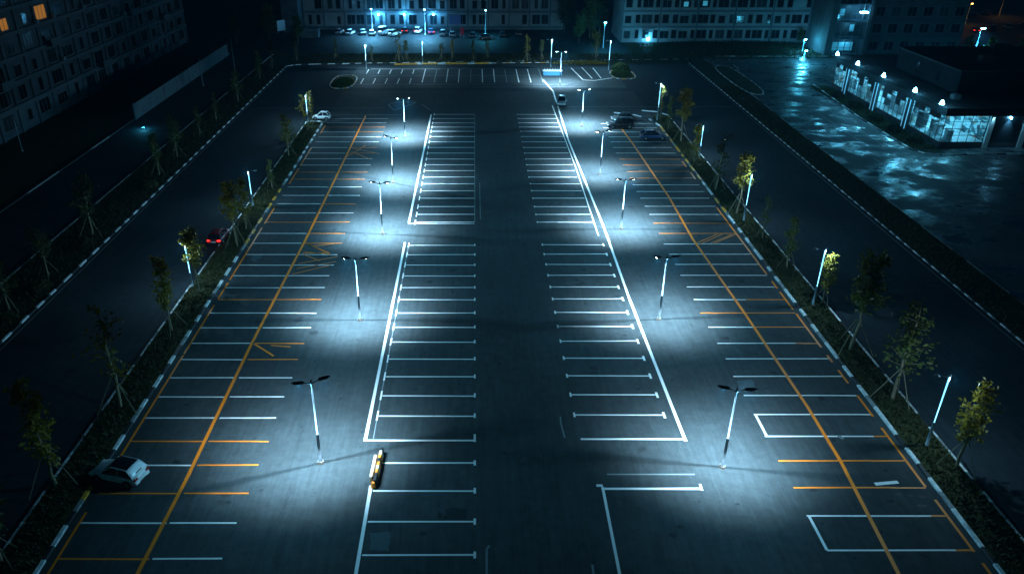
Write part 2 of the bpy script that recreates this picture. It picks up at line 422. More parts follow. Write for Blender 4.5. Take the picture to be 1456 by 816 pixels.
# outer right
ORr = [733, 782, 693, 655, 620, 589, 562, 535, 510, 488, 465, 445, 426, 408, 391.5, 376, 361.5, 347, 332, 317.5, 305, 293.5, 282, 272.5, 263, 253.5, 244, 235, 226.5, 218, 210, 202, 195, 188, 182, 176]
yr = {693: 1, 655: 1, 488: .5, 465: .4, 445: 1, 426: .4, 332: 1, 317.5: 1, 253.5: 1, 244: 1, 235: 1, 226.5: 1}
for r in ORr:
    y = GY(r); x0 = 22.6+random.uniform(-.1, .1); k = yr.get(r, 0)
    sp = 31.0 if r in (782, 620, 733) else (27+ (r % 5) if k < 1 else 29.5)
    hl(Yl if k == 1 else W, y, x0, sp, .145, .03); hl(Yl if k or r in (782, 620, 733) else W, y, sp, 32.05, .145, .03)
for a, b in [(733, 782), (589.5, 620)]:
    vl(W, [(22.7, GY(a)), (22.7, GY(b))], .2)
vl(Yl, px((1340, 940), (1278, 816), (1195, 655), (1148, 578), (1062, 450), (985, 340), (951, 280), (921, 236), (900, 205), (883, 182)), .27)
for a, b in [(870, 800), (784, 710), (692, 608), (592, 562), (545, 526), (515, 505), (494, 446), (440, 415), (410, 400), (390, 295), (255, 245), (238, 230)]:
    vl(Yl, [(32.1, GY(a)), (32.1, GY(b))], .2)
for a, b in [((990, 346), (1020, 333)), ((996, 347), (1027, 333)), ((1010, 346), (1040, 334)), ((1016, 346), (1046, 333))]:
    vl(Fy, px(a, b), .16)
vl(W, px((1244, 688), (1277, 685)), .3); vl(Fa, px((1192, 619), (1199, 624)), .3)
# rear car park
for k in range(18):
    x = -24.5+k*2.62
    if x > 15.5: break
    if x < -12:
        vl(W, [(x, 176.5), (x, 181)], .2); vl(W, [(x, 166.8), (x, 172)], .2)
    else:
        vl(W if k % 3 else Fa, [(x, 168), (x, 181.5)], .2)
hl(W, 181.6, -24, -8, .22); hl(Fa, 181.8, -8, 15, .2); hl(Fa, 174.5, -23, 14, .16); hl(Fa, 166.2, -26, 20, .2); hl(Fa, 163.6, -27, 32, .18)
for a, b in [((812, 97), (828, 113)), ((827, 96), (842, 112)), ((843, 97), (855, 112))]: vl(W, px(a, b), .22)
vl(W, px((828, 114), (845, 115), (871, 111)), .3)
vl(Fa, px((553, 149), (562, 146), (576, 145), (590, 147), (560, 157), (552, 149)), .2)
vl(Fa, px((575, 141), (592, 145), (588, 147)), .15); vl(Fa, px((600, 149), (612, 157)), .15)
hl(Fa, GY(154), -42, -17, .12); hl(Fa, GY(152), 18, 50, .12); hl(Fa, GY(163)-.2, -26, -13, .14)
vl(Fa, [(-43.7, 15), (-43.7, 182)], .14); vl(Fa, [(50.6, 15), (50.6, 190)], .12)
vl(Fa, px((797, 592), (797, 600), (803, 622)), .12); vl(Fa, px((696, 775), (692, 780), (692, 830)), .14); vl(Fa, px((842, 802), (846, 830)), .14)
vl(Fa, px((682, 260), (683, 312)), .1)
# forecourt bays
for k in range(9): vl(Fa, [(62.5+k*2.8, 108), (62.5+k*2.8, 116.5)], .14)
for k in range(5): vl(Fa, [(58.5+k*2.9, 124), (58.5+k*2.9, 152)], .13)
for k in range(6): vl(Fa, [(88+k*2.8, 106), (88+k*2.8, 117)], .14)
struct('white_line_markings', W, M_white); struct('yellow_line_markings', Yl, M_yel)
struct('faded_line_markings', Fa, M_faint); struct('faded_yellow_markings', Fy, M_fyel)

# repairs, cracks and a painted sheen on the asphalt
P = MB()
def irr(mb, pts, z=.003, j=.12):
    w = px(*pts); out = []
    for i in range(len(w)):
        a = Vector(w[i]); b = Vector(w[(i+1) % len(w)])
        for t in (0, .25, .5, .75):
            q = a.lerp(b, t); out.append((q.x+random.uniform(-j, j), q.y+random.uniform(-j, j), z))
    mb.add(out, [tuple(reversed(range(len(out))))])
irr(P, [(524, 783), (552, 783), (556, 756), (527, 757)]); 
irr(P, [(1050, 556), (1075, 556), (1070, 540), (1048, 541)]); irr(P, [(357, 372), (368, 372), (372, 362), (360, 362)])  # first patch is a blue sheen put into the asphalt colour
struct('pale_repair_and_sheen', P, M_patch)
P = MB(); irr(P, [(632, 738), (664, 738), (664, 722), (634, 722)])
struct('dark_asphalt_repair', P, M_dpatch)
C = MB()
def crack(pts, w=.05):
    out = []
    for a, b in zip(pts, pts[1:]):
        for t in (0, .25, .5, .75):
            out.append((a[0]+(b[0]-a[0])*t+random.uniform(-1.2, 1.2), a[1]+(b[1]-a[1])*t))
    vl(C, px(*out), w, .0035)
crack([(334, 706), (325, 740), (318, 770), (309, 800), (300, 830)], .06); crack([(336, 640), (340, 690), (333, 712)], .03)
crack([(1258, 622), (1275, 632), (1290, 640)], .05); crack([(410, 760), (418, 800), (408, 830)], .04)
crack([(1095, 740), (1110, 800), (1125, 850)], .03); crack([(686, 520), (685, 700), (688, 830)], .03)
crack([(1035, 665), (1000, 610), (985, 560)], .03)
for a in [(1277, 702), (1295, 704), (1312, 706), (1312, 719), (314, 713), (322, 703), (328, 695), (295, 676), (625, 605), (640, 610), (608, 600), (560, 672), (553, 706), (603, 708), (640, 612)]:
    c = g(*a); n = 9; r = random.uniform(.12, .3)
    C.add([(c[0]+r*1.8*random.uniform(.5, 1)*math.cos(k*2*math.pi/n), c[1]+r*random.uniform(.4, 1)*math.sin(k*2*math.pi/n), .0035) for k in range(n)], [tuple(range(n))])
rs = random.Random(77); S = MB()
for k in range(150):
    bx = rs.choice([(-26, -16), (-7.5, -.5), (8.5, 15), (23, 31.5), (-26, 32)]); x = rs.uniform(*bx); y = rs.uniform(30, 140); q = rs.uniform(.1, .38); nn = 11; ph = rs.uniform(0, 6.28)
    S.add([(x+q*rs.uniform(.6, 1.5)*math.cos(ph+i*2*math.pi/nn), y+q*rs.uniform(.5, 1.2)*math.sin(ph+i*2*math.pi/nn), .0032) for i in range(nn)], [tuple(range(nn))])
struct('oil_stains', S, M_dpatch)
for k in range(16):
    x = rs.uniform(-25, 31); y = rs.uniform(36, 130); p = [(x, y)]; a = rs.choice([0, 1.57])+rs.uniform(-.3, .3)
    for i in range(rs.randint(5, 12)): a += rs.uniform(-.5, .5); p.append((p[-1][0]+.8*math.cos(a), p[-1][1]+.8*math.sin(a)))
    vl(C, p, .035, .0036)
for x in (.75, 7.4, -14.6, 21.4): vl(C, [(x+rs.uniform(-.03, .03), y) for y in range(20, 150, 6)], .045, .0034)
for y in (63, 97, 128): vl(C, [(x, y+rs.uniform(-.05, .05)) for x in range(-15, 23, 4)], .035, .0034)
struct('crack_and_oil_marks', C, M_crack)

# ------------------------------------------------------------------ grass
def grass(name, x0, x1, y0, y1, n, base, label, h=(.1, .3), mat=M_grass):
    mb = MB(); rr = random.Random(n)
    for i in range(n):
        x = rr.uniform(x0, x1); y = rr.uniform(y0, y1)
        u = (x-x0)/(x1-x0); z = base+.08*math.sin(math.pi*u)
        big = rr.random() < .06; hh = rr.uniform(*h)*(1.9 if big else 1)
        for k in range(5 if big else 3):
            a = rr.uniform(0, 6.28); w = .05+.05*rr.random(); dx, dy = math.cos(a), math.sin(a); ln = rr.uniform(.3, 1.0)*hh
            mb.add([(x-dy*w, y+dx*w, z), (x+dy*w, y-dx*w, z), (x+dx*ln, y+dy*ln, z+hh*rr.uniform(.5, 1))], [(0, 1, 2)])
    tag(mb.build(name, mat), label, 'grass', kind='stuff')
grass('grass', -30.1, -27.5, 24, 135.8, 9000, .12, 'rough dark grass and ground cover in the left planting strip')
grass('grass', 33.0, 35.6, 24, 140.5, 9000, .12, 'rough dark grass and ground cover in the right planting strip')
grass('grass', -50.5, -44.5, 40, 186, 9000, .05, 'dark grass on the outer left verge')
grass('grass', -44, 52, 188.5, 199, 9000, .06, 'unlit grass on the verge behind the rear kerb', h=(.15, .4))
grass('grass', 51.6, 55.8, 45, 165, 4000, .05, 'dark grass on the verge beside the wet forecourt')
grass('grass', 40, 100, 193.5, 213, 7000, 0, 'green lawn in front of the pale rear block', h=(.15, .4), mat=M_grass)
grass('grass', 71, 75, 120.5, 163, 2500, 0, 'grass bed between the forecourt kerb and the lit showroom', h=(.1, .25), mat=M_grass)
m = MB(); m.rect(71, 118.6, 75, 165, .05); struct('showroom_bed', m, M_dirt)

# ------------------------------------------------------------------ trees
def tree_meshes(seed, hgt=5.0, spread=1.2, bare=.3, nb=26, leaves=34, lf=.13, taper=.75):
    rr = random.Random(seed); t = MB(); c = MB()
    pts = []; rad = []; x = y = 0; n = 9
    for i in range(n+1):
        u = i/n; pts.append(Vector((x, y, hgt*u*.96))); rad.append(.075*(1-u)**.8+.012)
        x += rr.uniform(-.06, .06); y += rr.uniform(-.06, .06)
    t.tube(pts, rad, 6)
    for b in range(nb):
        u = bare+(1-bare)*(b+rr.random())/nb*.97
        i = min(n-1, int(u*n)); p = pts[i].lerp(pts[i+1], u*n-i)
        v = (u-bare)/(1-bare)
        L = spread*(1-v*taper)*rr.uniform(.45, 1.1)*(.55+.45*min(1, v*5))
        a = rr.uniform(0, 6.283); el = rr.uniform(.25, 1.0)
        d = Vector((math.cos(a)*math.cos(el), math.sin(a)*math.cos(el), math.sin(el)))
        q = p+d*L; md = p+d*L*.5+Vector((0, 0, -.04*L))
        t.tube([p, md, q], [.022, .015, .006], 4, False)
        for k in range(int(leaves*(.5+L/spread))):
            s = rr.uniform(.25, 1.1); o = p.lerp(q, s)+Vector((rr.gauss(0, .13), rr.gauss(0, .13), rr.gauss(0, .12)))*(.6+.6*spread)
            e1 = Vector((rr.gauss(0, 1), rr.gauss(0, 1), rr.gauss(0, .7))).normalized(); e2 = e1.cross(Vector((rr.gauss(0, 1), rr.gauss(0, 1), rr.gauss(0, 1)))).normalized()
            l = lf*rr.uniform(.6, 1.3)
            c.add([o-e1*l, o+e2*l*.5, o+e1*l, o-e2*l*.5], [(0, 1, 2, 3)])
    return t.mesh('trunk', M_bark, True), c
TV = []
for sd, sp, ba, nb_, lv, ta in [(1, 1.2, .30, 28, 34, .8), (2, .8, .22, 26, 24, .5), (3, 1.45, .30, 24, 24, .75), (4, 1.15, .25, 18, 15, .4), (5, 1.0, .45, 24, 36, .35), (6, 1.5, .34, 26, 30, .5)]:
    t_, c_ = tree_meshes(sd, 5.0, sp, ba, nb_, lv, .12, ta)
    TV.append((t_, c_.mesh('crown', M_leafg), c_.mesh('crown', M_leafy)))
stk = []
for k in range(3):
    mb = MB(); a = k*2.094+.4
    mb.tube([(1.0*math.cos(a), 1.0*math.sin(a), -.05), (.06*math.cos(a+.5), .06*math.sin(a+.5), 1.7)], .022, 5); stk.append(mb.mesh('stake', M_stake))
def tree(X, Y, h, var, yel, label, group, staked=True, z=.15, name='young_tree'):
    r = empty(name, (X, Y, z), random.uniform(0, 6.28), label, 'tree', group); s = h/5.0; w = s*random.uniform(.85, 1.1)
    t_, cg, cy = TV[var]
    inst('trunk', t_, r, scale=(w, w, s)); inst('crown', cy if yel else cg, r, scale=(w, w, s))
    if staked:
        for q in stk: inst('stake', q, r, scale=(s, s, s))
    return r
GL = 'young trees in the left planting strip'; GR = 'young trees in the right planting strip'
GV = 'young trees on the outer left verge'; GB = 'young trees behind the rear kerb'
TL = [(80, 690, 545, 1, 1, 'slender staked tree in the left strip, just left of the white parked car'),
      (172, 582, 455, 3, 1, 'sparse staked tree in the left strip, next beyond the one by the white car'),
      (245, 472, 372, 0, 1, 'full yellow-green tree in the left strip, in front of the nearest left edge lamp'),
      (284, 418, 338, 4, 1, 'yellowish tree immediately behind the nearest left edge lamp'),
      (338, 352, 268, 4, 1, 'leafy tree standing over the tail of the dark red car'),
      (350, 328, 258, 1, 1, 'narrow yellow tree just beyond the one over the dark red car'),
      (387, 270, 230, 1, 0, 'small dim tree in the left strip between the red car and the far lit trees'),
      (411, 224, 168, 2, 1, 'orange-yellow bushy tree in the far half of the left strip'),
      (431, 182, 140, 3, 1, 'bright yellow sparse tree left of the farthest left edge lamp'),
      (449, 170, 132, 1, 1, 'bright yellow small tree at the end of the left strip, right of its last lamp'),
      (2, 800, 690, 2, 0, 'half cut off staked tree at the bottom left corner')]
for x, y, t, v, yl, lb in TL:
    X, Y = g(x, y); X = max(-29.9, min(-28.0, X)); Y = min(Y, 135.5); tree(X, Y, max(2.6, 1.08*zt(Y, t)), v, yl, lb, GL)
TR = [(1375, 665, 553, 0, 1, 'bushy yellow-green staked tree nearest the camera in the right strip'),
      (1268, 570, 445, 2, 0, 'wide staked tree in the right strip, left of the nearest right edge lamp'),
      (1208, 500, 375, 4, 0, 'tall staked tree in the right strip between two edge lamps'),
      (1168, 434, 366, 0, 1, 'lit yellow-green tree touching the second right edge lamp'),
      (1118, 382, 315, 1, 0, 'narrow dim tree in the right strip with a pale trunk'),
      (1084, 342, 285, 3, 0, 'very dark sparse tree in the right strip in front of the third edge lamp'),
      (1047, 305, 228, 4, 1, 'tall round-topped tree right beside the third right edge lamp'),
      (1017, 272, 200, 3, 0, 'dark thin tree in the right strip beyond the third edge lamp'),
      (986, 232, 180, 1, 1, 'small bright yellow tree beside the fourth right edge lamp'),
      (968, 203, 135, 4, 1, 'tall full tree near the dark blue parked car in the right strip'),
      (950, 186, 140, 1, 0, 'dark narrow tree behind the dark blue parked car'),
      (932, 172, 128, 3, 1, 'small yellow tree at the far end of the right strip beside its last lamp')]
for x, y, t, v, yl, lb in TR:
    X, Y = g(x, y); X = max(33.4, min(35.4, X)); tree(X, Y, max(2.8, 1.08*zt(Y, t)), v, yl, lb, GR)
ords = ['nearest the camera', 'second from the camera', 'third from the camera', 'fourth from the camera', 'fifth from the camera', 'sixth from the camera', 'seventh from the camera', 'eighth from the camera', 'ninth from the camera', 'farthest from the camera']
for i, (x, y, t) in enumerate([(10, 443, 365), (70, 393, 325), (135, 335, 250), (230, 250, 190), (256, 225, 165), (287, 195, 150), (307, 172, 132), (345, 145, 100), (373, 114, 72), (396, 98, 58)]):
    X, Y = g(x, y); tree(-46.6+random.uniform(-.5, .3), Y, zt(Y, t), [2, 5, 5, 0, 2, 0, 1, 2, 0, 4][i], 0, 'dark staked tree on the outer left verge, ' + ords[i], GV)
bo = ['leftmost', 'second from left', 'third from left', 'fourth from left', 'fifth from left', 'sixth from left', 'seventh from left', 'eighth from left', 'ninth from left', 'tenth from left', 'eleventh from left', 'rightmost']
for i, (x, t) in enumerate([(421, 60), (475, 58), (529, 66), (567, 44), (577, 62), (627, 66), (643, 60), (673, 58), (693, 58), (750, 50), (771, 60), (850, 48)]):
    X, Y = g(x, 89); tree(X, Y+random.uniform(0, 4), max(3.5, zt(Y, t)), i % 6, i in (6, 9), 'dim young tree in the row behind the rear kerb, ' + bo[i], GB)
# larger trees among the buildings
big_t, big_c = tree_meshes(41, 10, 3.2, .2, 60, 60, .28, .55); BIG = (big_t, big_c.mesh('crown', M_leafg))
big_t2, big_c2 = tree_meshes(42, 9, 2.6, .25, 50, 55, .25, .4); BIG2 = (big_t2, big_c2.mesh('crown', M_hedge))
for i, (X, Y, s, lb) in enumerate([(-47, 212, .8, 'dark bushy tree at the left corner of the rear block with parked cars'), (-56, 218, .95, 'large dark tree beyond the end of the grey fence'),
        (-64, 214, .8, 'dark tree between the left apartment block and the lane'), (-55, 236, 1.2, 'tall unlit tree at the back left corner'),
        (28, 214, .8, 'dark tree at the right end of the rear row of cars'), (32, 222, 1.1, 'tall dark tree filling the gap between the rear blocks'),
        (35.5, 228, 1.0, 'dark tree in the gap, against the right-hand rear block'), (26, 232, 1.2, 'farthest tree in the gap between the rear blocks'),
        (86.5, 212, .45, 'small lit tree below the tall floodlight by the pale block'), (118, 190, .6, 'low tree behind the showroom roof, beside the dark tower'),
        (126, 194, .55, 'palm-like tree below the blue lamp at upper right'), (131, 190, .5, 'low tree right of the one below the blue lamp at upper right')]):
    r = empty('tree', (X, Y, 0), i*1.3, lb, 'tree', 'larger trees around the buildings'); b = BIG if i % 2 else BIG2
    inst('trunk', b[0], r, scale=(s, s, s)); inst('crown', b[1], r, scale=(s, s, s))
# bushes and hedges
def bush(X, Y, rx, ry, h, n, mat, label, cat='bush', name='bush', group=None):
    mb = MB(); rr = random.Random(int(X*10+Y))
    for k in range(n):
        a = rr.uniform(0, 6.28); el = math.asin(rr.uniform(0, 1)); q = rr.uniform(.7, 1.05)
        o = Vector((math.cos(a)*math.cos(el)*rx*q, math.sin(a)*math.cos(el)*ry*q, math.sin(el)*h*q+.05))
        e1 = Vector((rr.gauss(0, 1), rr.gauss(0, 1), rr.gauss(0, 1))).normalized(); e2 = e1.orthogonal().normalized(); l = rr.uniform(.1, .24)
        mb.add([o-e1*l, o+e2*l*.6, o+e1*l, o-e2*l*.6], [(0, 1, 2, 3)])
    tag(mb.build(name, mat, loc=(X, Y, .05)), label, cat, group)
bush(-28.2, 167, 2.0, 4.0, .8, 1800, M_hedge, 'low dark planting on the island at the left end of the rear bays')
bush(33.0, 175.0, 2.4, 2.6, .9, 1500, M_hedge, 'trimmed hedge on the island at the right end of the rear bays', 'hedge', 'hedge')
bush(33.5, 180, 2.2, 2.2, 1.6, 1200, M_hedge, 'taller shrub behind the trimmed hedge on the right island')
bush(25, 187, 7, 1.2, .7, 2000, M_leafy, 'long yellow-green hedge behind the slanted rear bays', 'hedge', 'hedge')
bush(90, 210, 2.0, 1.6, 1.4, 700, M_hedge, 'pale lit bush beneath the tall floodlight')
for i, (X, Y) in enumerate([(73.0, 155), (73.2, 147), (73.0, 138), (72.8, 131), (73.3, 125)]):
    bush(X, Y, 1.2, 1.6, 1.1, 600, M_dleaf, 'round dark shrub before the showroom glass, ' + ['farthest', 'second farthest', 'middle one', 'second nearest', 'nearest'][i] + ' of five', group='shrubs in front of the showroom')
bush(68, 210.5, 26, 1.2, 1.2, 3500, M_dleaf, 'long clipped hedge along the foot of the pale rear block', 'hedge', 'hedge')
for i, (x, y) in enumerate([(130, 345), (222, 262), (72, 405), (18, 450)]):
    X, Y = g(x, y); bush(-46, Y-1, 1.1, 1.3, .7, 350, M_grass, 'low bush on the outer left verge, ' + ['third', 'farthest', 'second', 'nearest'][i] + ' of four', group='low bushes on the left verge')

# ------------------------------------------------------------------ lamps
def light(kind, parent, loc, watts, c, rot=(0, 0, 0), size=.3, angle=150, blend=1.0):
    d = bpy.data.lights.new('lamp_light', kind); d.energy = watts; d.color = c
    if kind == 'SPOT': d.spot_size = R(angle); d.spot_blend = blend; d.shadow_soft_size = size
    elif kind == 'AREA': d.size = size
    else: d.shadow_soft_size = size
    o = bpy.data.objects.new('lamp_light', d); col.objects.link(o); o.parent = parent; o.location = loc; o.rotation_euler = rot
    return o
LC = (.52, .80, 1.0); BC = (.07, .64, 1.0)
def lot_lamp(X, Y, h, rz, label, W_=1.0):
    r = empty('car_park_lamp', (X, Y, 0), rz, label, 'lamp post', 'double-headed lamp posts down the aisles')
    mb = MB(); mb.tube([(0,0,0), (0,0,.22)], [.26, .23], 12); mb.build('concrete_footing', M_conc, r)
    mb = MB(); mb.tube([(0,0,.22), (0,0,.27)], .19, 10); mb.build('base_plate', M_polelow, r)
    mb = MB(); mb.tube([(0,0,.3), (0,0,2.7)], [.125, .105], 10); mb.build('pole_sleeve', M_polelow, r, True)
    mb = MB(); mb.tube([(0,0,2.6), (0,0,h)], [.062, .042], 10); mb.build('pole', M_pole, r, True)
    mb = MB(); mb.tube([(0,0,h-.1), (0,0,h+.28)], .075, 8); mb.build('pole_cap', M_head, r, True)
    for s in (-1, 1):
        mb = MB(); mb.tube([(0,0,h-.05), (s*.4,0,h+.12), (s*.68,0,h+.2)], [.045, .04, .035], 6); mb.build('arm', M_polelow, r)
        mb = MB(); z0 = h+.2
        mb.loft([[(s*.5,-.08,z0-.02),(s*.5,.08,z0-.02),(s*.5,.08,z0+.06),(s*.5,-.08,z0+.06)], [(s*.66,-.13,z0-.04),(s*.66,.13,z0-.04),(s*.66,.11,z0+.1),(s*.66,-.11,z0+.1)],
                 [(s*1.12,-.13,z0+.02),(s*1.12,.13,z0+.02),(s*1.12,.11,z0+.14),(s*1.12,-.11,z0+.14)], [(s*1.2,-.09,z0+.06),(s*1.2,.09,z0+.06),(s*1.34,.1,z0+.13),(s*1.34,-.1,z0+.13)]])
        hd = mb.build('lamp_head', M_head, r)
        mb = MB(); xa, xb = min(s*.75, s*1.06), max(s*.75, s*1.06); mb.quad((xa, .10, z0-.055), (xb, .10, z0-.055), (xb, -.02, z0-.055), (xa, -.02, z0-.055)); mb.build('lens', M_lens, hd)
        light('SPOT', r, (s*.9, 0, z0-.12), 3350*W_, LC, (R(14 if Y < 60 else 9), R(5*s), 0), .03, 121, 1.0)
    sd = 1 if X > 0 else -1
    light('SPOT', r, (sd*.9, .05, h+.04), 720*W_, (.19, .64, .95), size=.07, angle=178, blend=.02)  # wide blue spot added as fill for pool edges, trees and bay lines
    return r
ol = ['nearest', 'second', 'third', 'fourth', 'farthest', 'last far']
for i, (x, y, t, w) in enumerate([(456, 658, 545, .9), (512, 455, 370, 1.05), (544, 333, 262, 1.35), (559, 260, 197, 1.35), (576, 195, 145, 1.5)]):
    X, Y = g(x, y); lot_lamp(X, Y, max(6.4, zt(Y, t)), [R(20), 0, R(-6), R(-30), R(15)][i], 'grey double-headed lamp post in the left aisle, ' + ol[i] + ' of five', w)
for i, (x, y, t, w) in enumerate([(1027, 664, 556, .82), (937, 454, 368, .95), (883, 326, 262, 1.3), (853, 248, 195, 1.1), (827, 180, 130, 1.3)]):
    X, Y = g(x, y); lot_lamp(X, Y, max(6.3, zt(Y, t)), [R(-8), R(5), 0, R(20), R(10)][i], 'grey double-headed lamp post in the right aisle, ' + ol[i] + ' of five', w)
X, Y = g(796, 120); lot_lamp(X, Y, 6.6, 0, 'double-headed lamp post at the front edge of the rear bays', 1.2)
def edge_lamp(X, Y, h, rz, label, w=1.0, spill=1.0):
    r = empty('edge_lamp', (X, Y, .1), rz, label, 'lamp post', 'glowing lamp posts around the edge')
    mb = MB(); mb.tube([(0,0,0), (0,0,h*.36)], [.12, .09], 10); mb.build('pole', M_pole, r, True)
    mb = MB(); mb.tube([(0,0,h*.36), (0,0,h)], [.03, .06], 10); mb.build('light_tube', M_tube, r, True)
    mb = MB(); mb.tube([(0,0,h), (0,0,h+.1), (0,0,h+.18)], [.09, .11, .03], 10); mb.build('cap', M_head, r, True)
    mb = MB(); mb.tube([(-.05,0,h-.05), (-.75,0,h+.12)], .03, 6); mb.build('arm', M_polelow, r)
    mb = MB(); mb.tube([(-.95,0,h+.06), (-.95,0,h+.14), (-.95,0,h+.2)], [.2, .2, .05], 12); mb.build('reflector_disc', M_pole, r, True)
    light('POINT', r, (.35, 0, h-.3), 300*w, (.40, .76, 1.0), size=.06)
    return r
n_ = ['nearest', 'second', 'third', 'fourth']
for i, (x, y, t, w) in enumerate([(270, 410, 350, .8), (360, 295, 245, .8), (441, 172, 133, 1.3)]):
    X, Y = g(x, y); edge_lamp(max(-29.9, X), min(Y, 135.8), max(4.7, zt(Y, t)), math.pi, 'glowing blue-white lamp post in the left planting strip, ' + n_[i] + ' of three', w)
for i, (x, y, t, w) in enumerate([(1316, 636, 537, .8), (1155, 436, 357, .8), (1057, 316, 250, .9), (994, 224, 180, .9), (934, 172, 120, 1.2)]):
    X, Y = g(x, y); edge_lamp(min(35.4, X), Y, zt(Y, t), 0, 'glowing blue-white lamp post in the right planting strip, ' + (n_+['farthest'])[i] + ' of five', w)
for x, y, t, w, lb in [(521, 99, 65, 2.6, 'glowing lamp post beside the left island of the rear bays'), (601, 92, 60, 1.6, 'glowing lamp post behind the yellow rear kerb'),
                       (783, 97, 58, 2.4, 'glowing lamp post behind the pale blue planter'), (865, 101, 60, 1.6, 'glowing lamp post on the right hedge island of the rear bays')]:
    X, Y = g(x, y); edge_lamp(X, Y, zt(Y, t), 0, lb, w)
def flood(X, Y, h, label, w, c, mat, rz=0, hs=.5, name='flood_lamp', kind='SPOT', tilt=12, ang=150):
    r = empty(name, (X, Y, 0), rz, label, 'lamp post', 'tall lamps near the buildings')
    mb = MB(); mb.tube([(0,0,0), (0,0,h)], [.12, .07], 8); mb.build('pole', M_pole, r, True)
    mb = MB(); mb.tube([(0,0,h-.05), (0,-.6,h+.2)], .04, 6); mb.build('arm', M_polelow, r)
    mb = MB(); mb.tube([(0,-.55,h+.32), (0,-.62,h+.2), (0,-.68,h+.05)], [hs*.4, hs*.8, hs], 12); hd = mb.build('lamp_head', M_head, r, True)
    mb = MB(); mb.tube([(0,-.69,h+.05), (0,-.72,h-.12)], [hs*.98, hs*.6], 12); mb.build('lens', mat, hd, True)
    light(kind, r, (0, -.8, h-.35), w, c, (R(-tilt), 0, 0), .3, ang)
    return r
flood(89.3, 210, 8.6, 'tall floodlight on a thin pole right of the pale rear block, over the wet forecourt', 260000, (.04, .60, 1), M_lensb, hs=.8, rz=R(-20), tilt=70, ang=80)
flood(79.3, 190, 2.7, 'short garden lamp at the far edge of the wet forecourt', 500, BC, M_lensb, hs=.35, name='garden_lamp', kind='POINT')
flood(127, 201, 6.0, 'bright blue-white lamp right of the dark tower block', 9000, BC, M_lensb, hs=.6)
flood(84, 203, 3.0, 'small lamp at the foot of the stair tower', 500, BC, M_lensb, hs=.35, name='garden_lamp', kind='POINT')
flood(100, 172, 6.0, 'small lamp standing behind the showroom', 900, BC, M_lensb, hs=.4, kind='POINT')
flood(33.5, 207, 6.5, 'small blue-white lamp in front of the gap between the rear blocks', 700, BC, M_lensb, hs=.35, kind='POINT')
flood(-14, 226.5, 7, 'tall pole lamp in front of the brightly lit part of the rear block', 8000, (.16, .6, 1), M_lensb, hs=.22)
flood(-29, 227.5, 7, 'tall pole lamp near the white parked vans', 8000, (.16, .6, 1), M_lensb, hs=.22)
flood(3, 225, 7, 'thin tall lamp by the blue notice panel', 1200, BC, M_lensb, hs=.2)
for i, (X, Y, h) in enumerate([(138, 232, 6), (150, 246, 6), (160, 225, 6), (170, 262, 7)]):
    flood(X, Y, h, 'orange street lamp in the distant car park at upper right, ' + ['leftmost', 'second from left', 'third from left', 'rightmost'][i], 160, (1, .4, .08), M_lenso, hs=.35, name='orange_lamp')

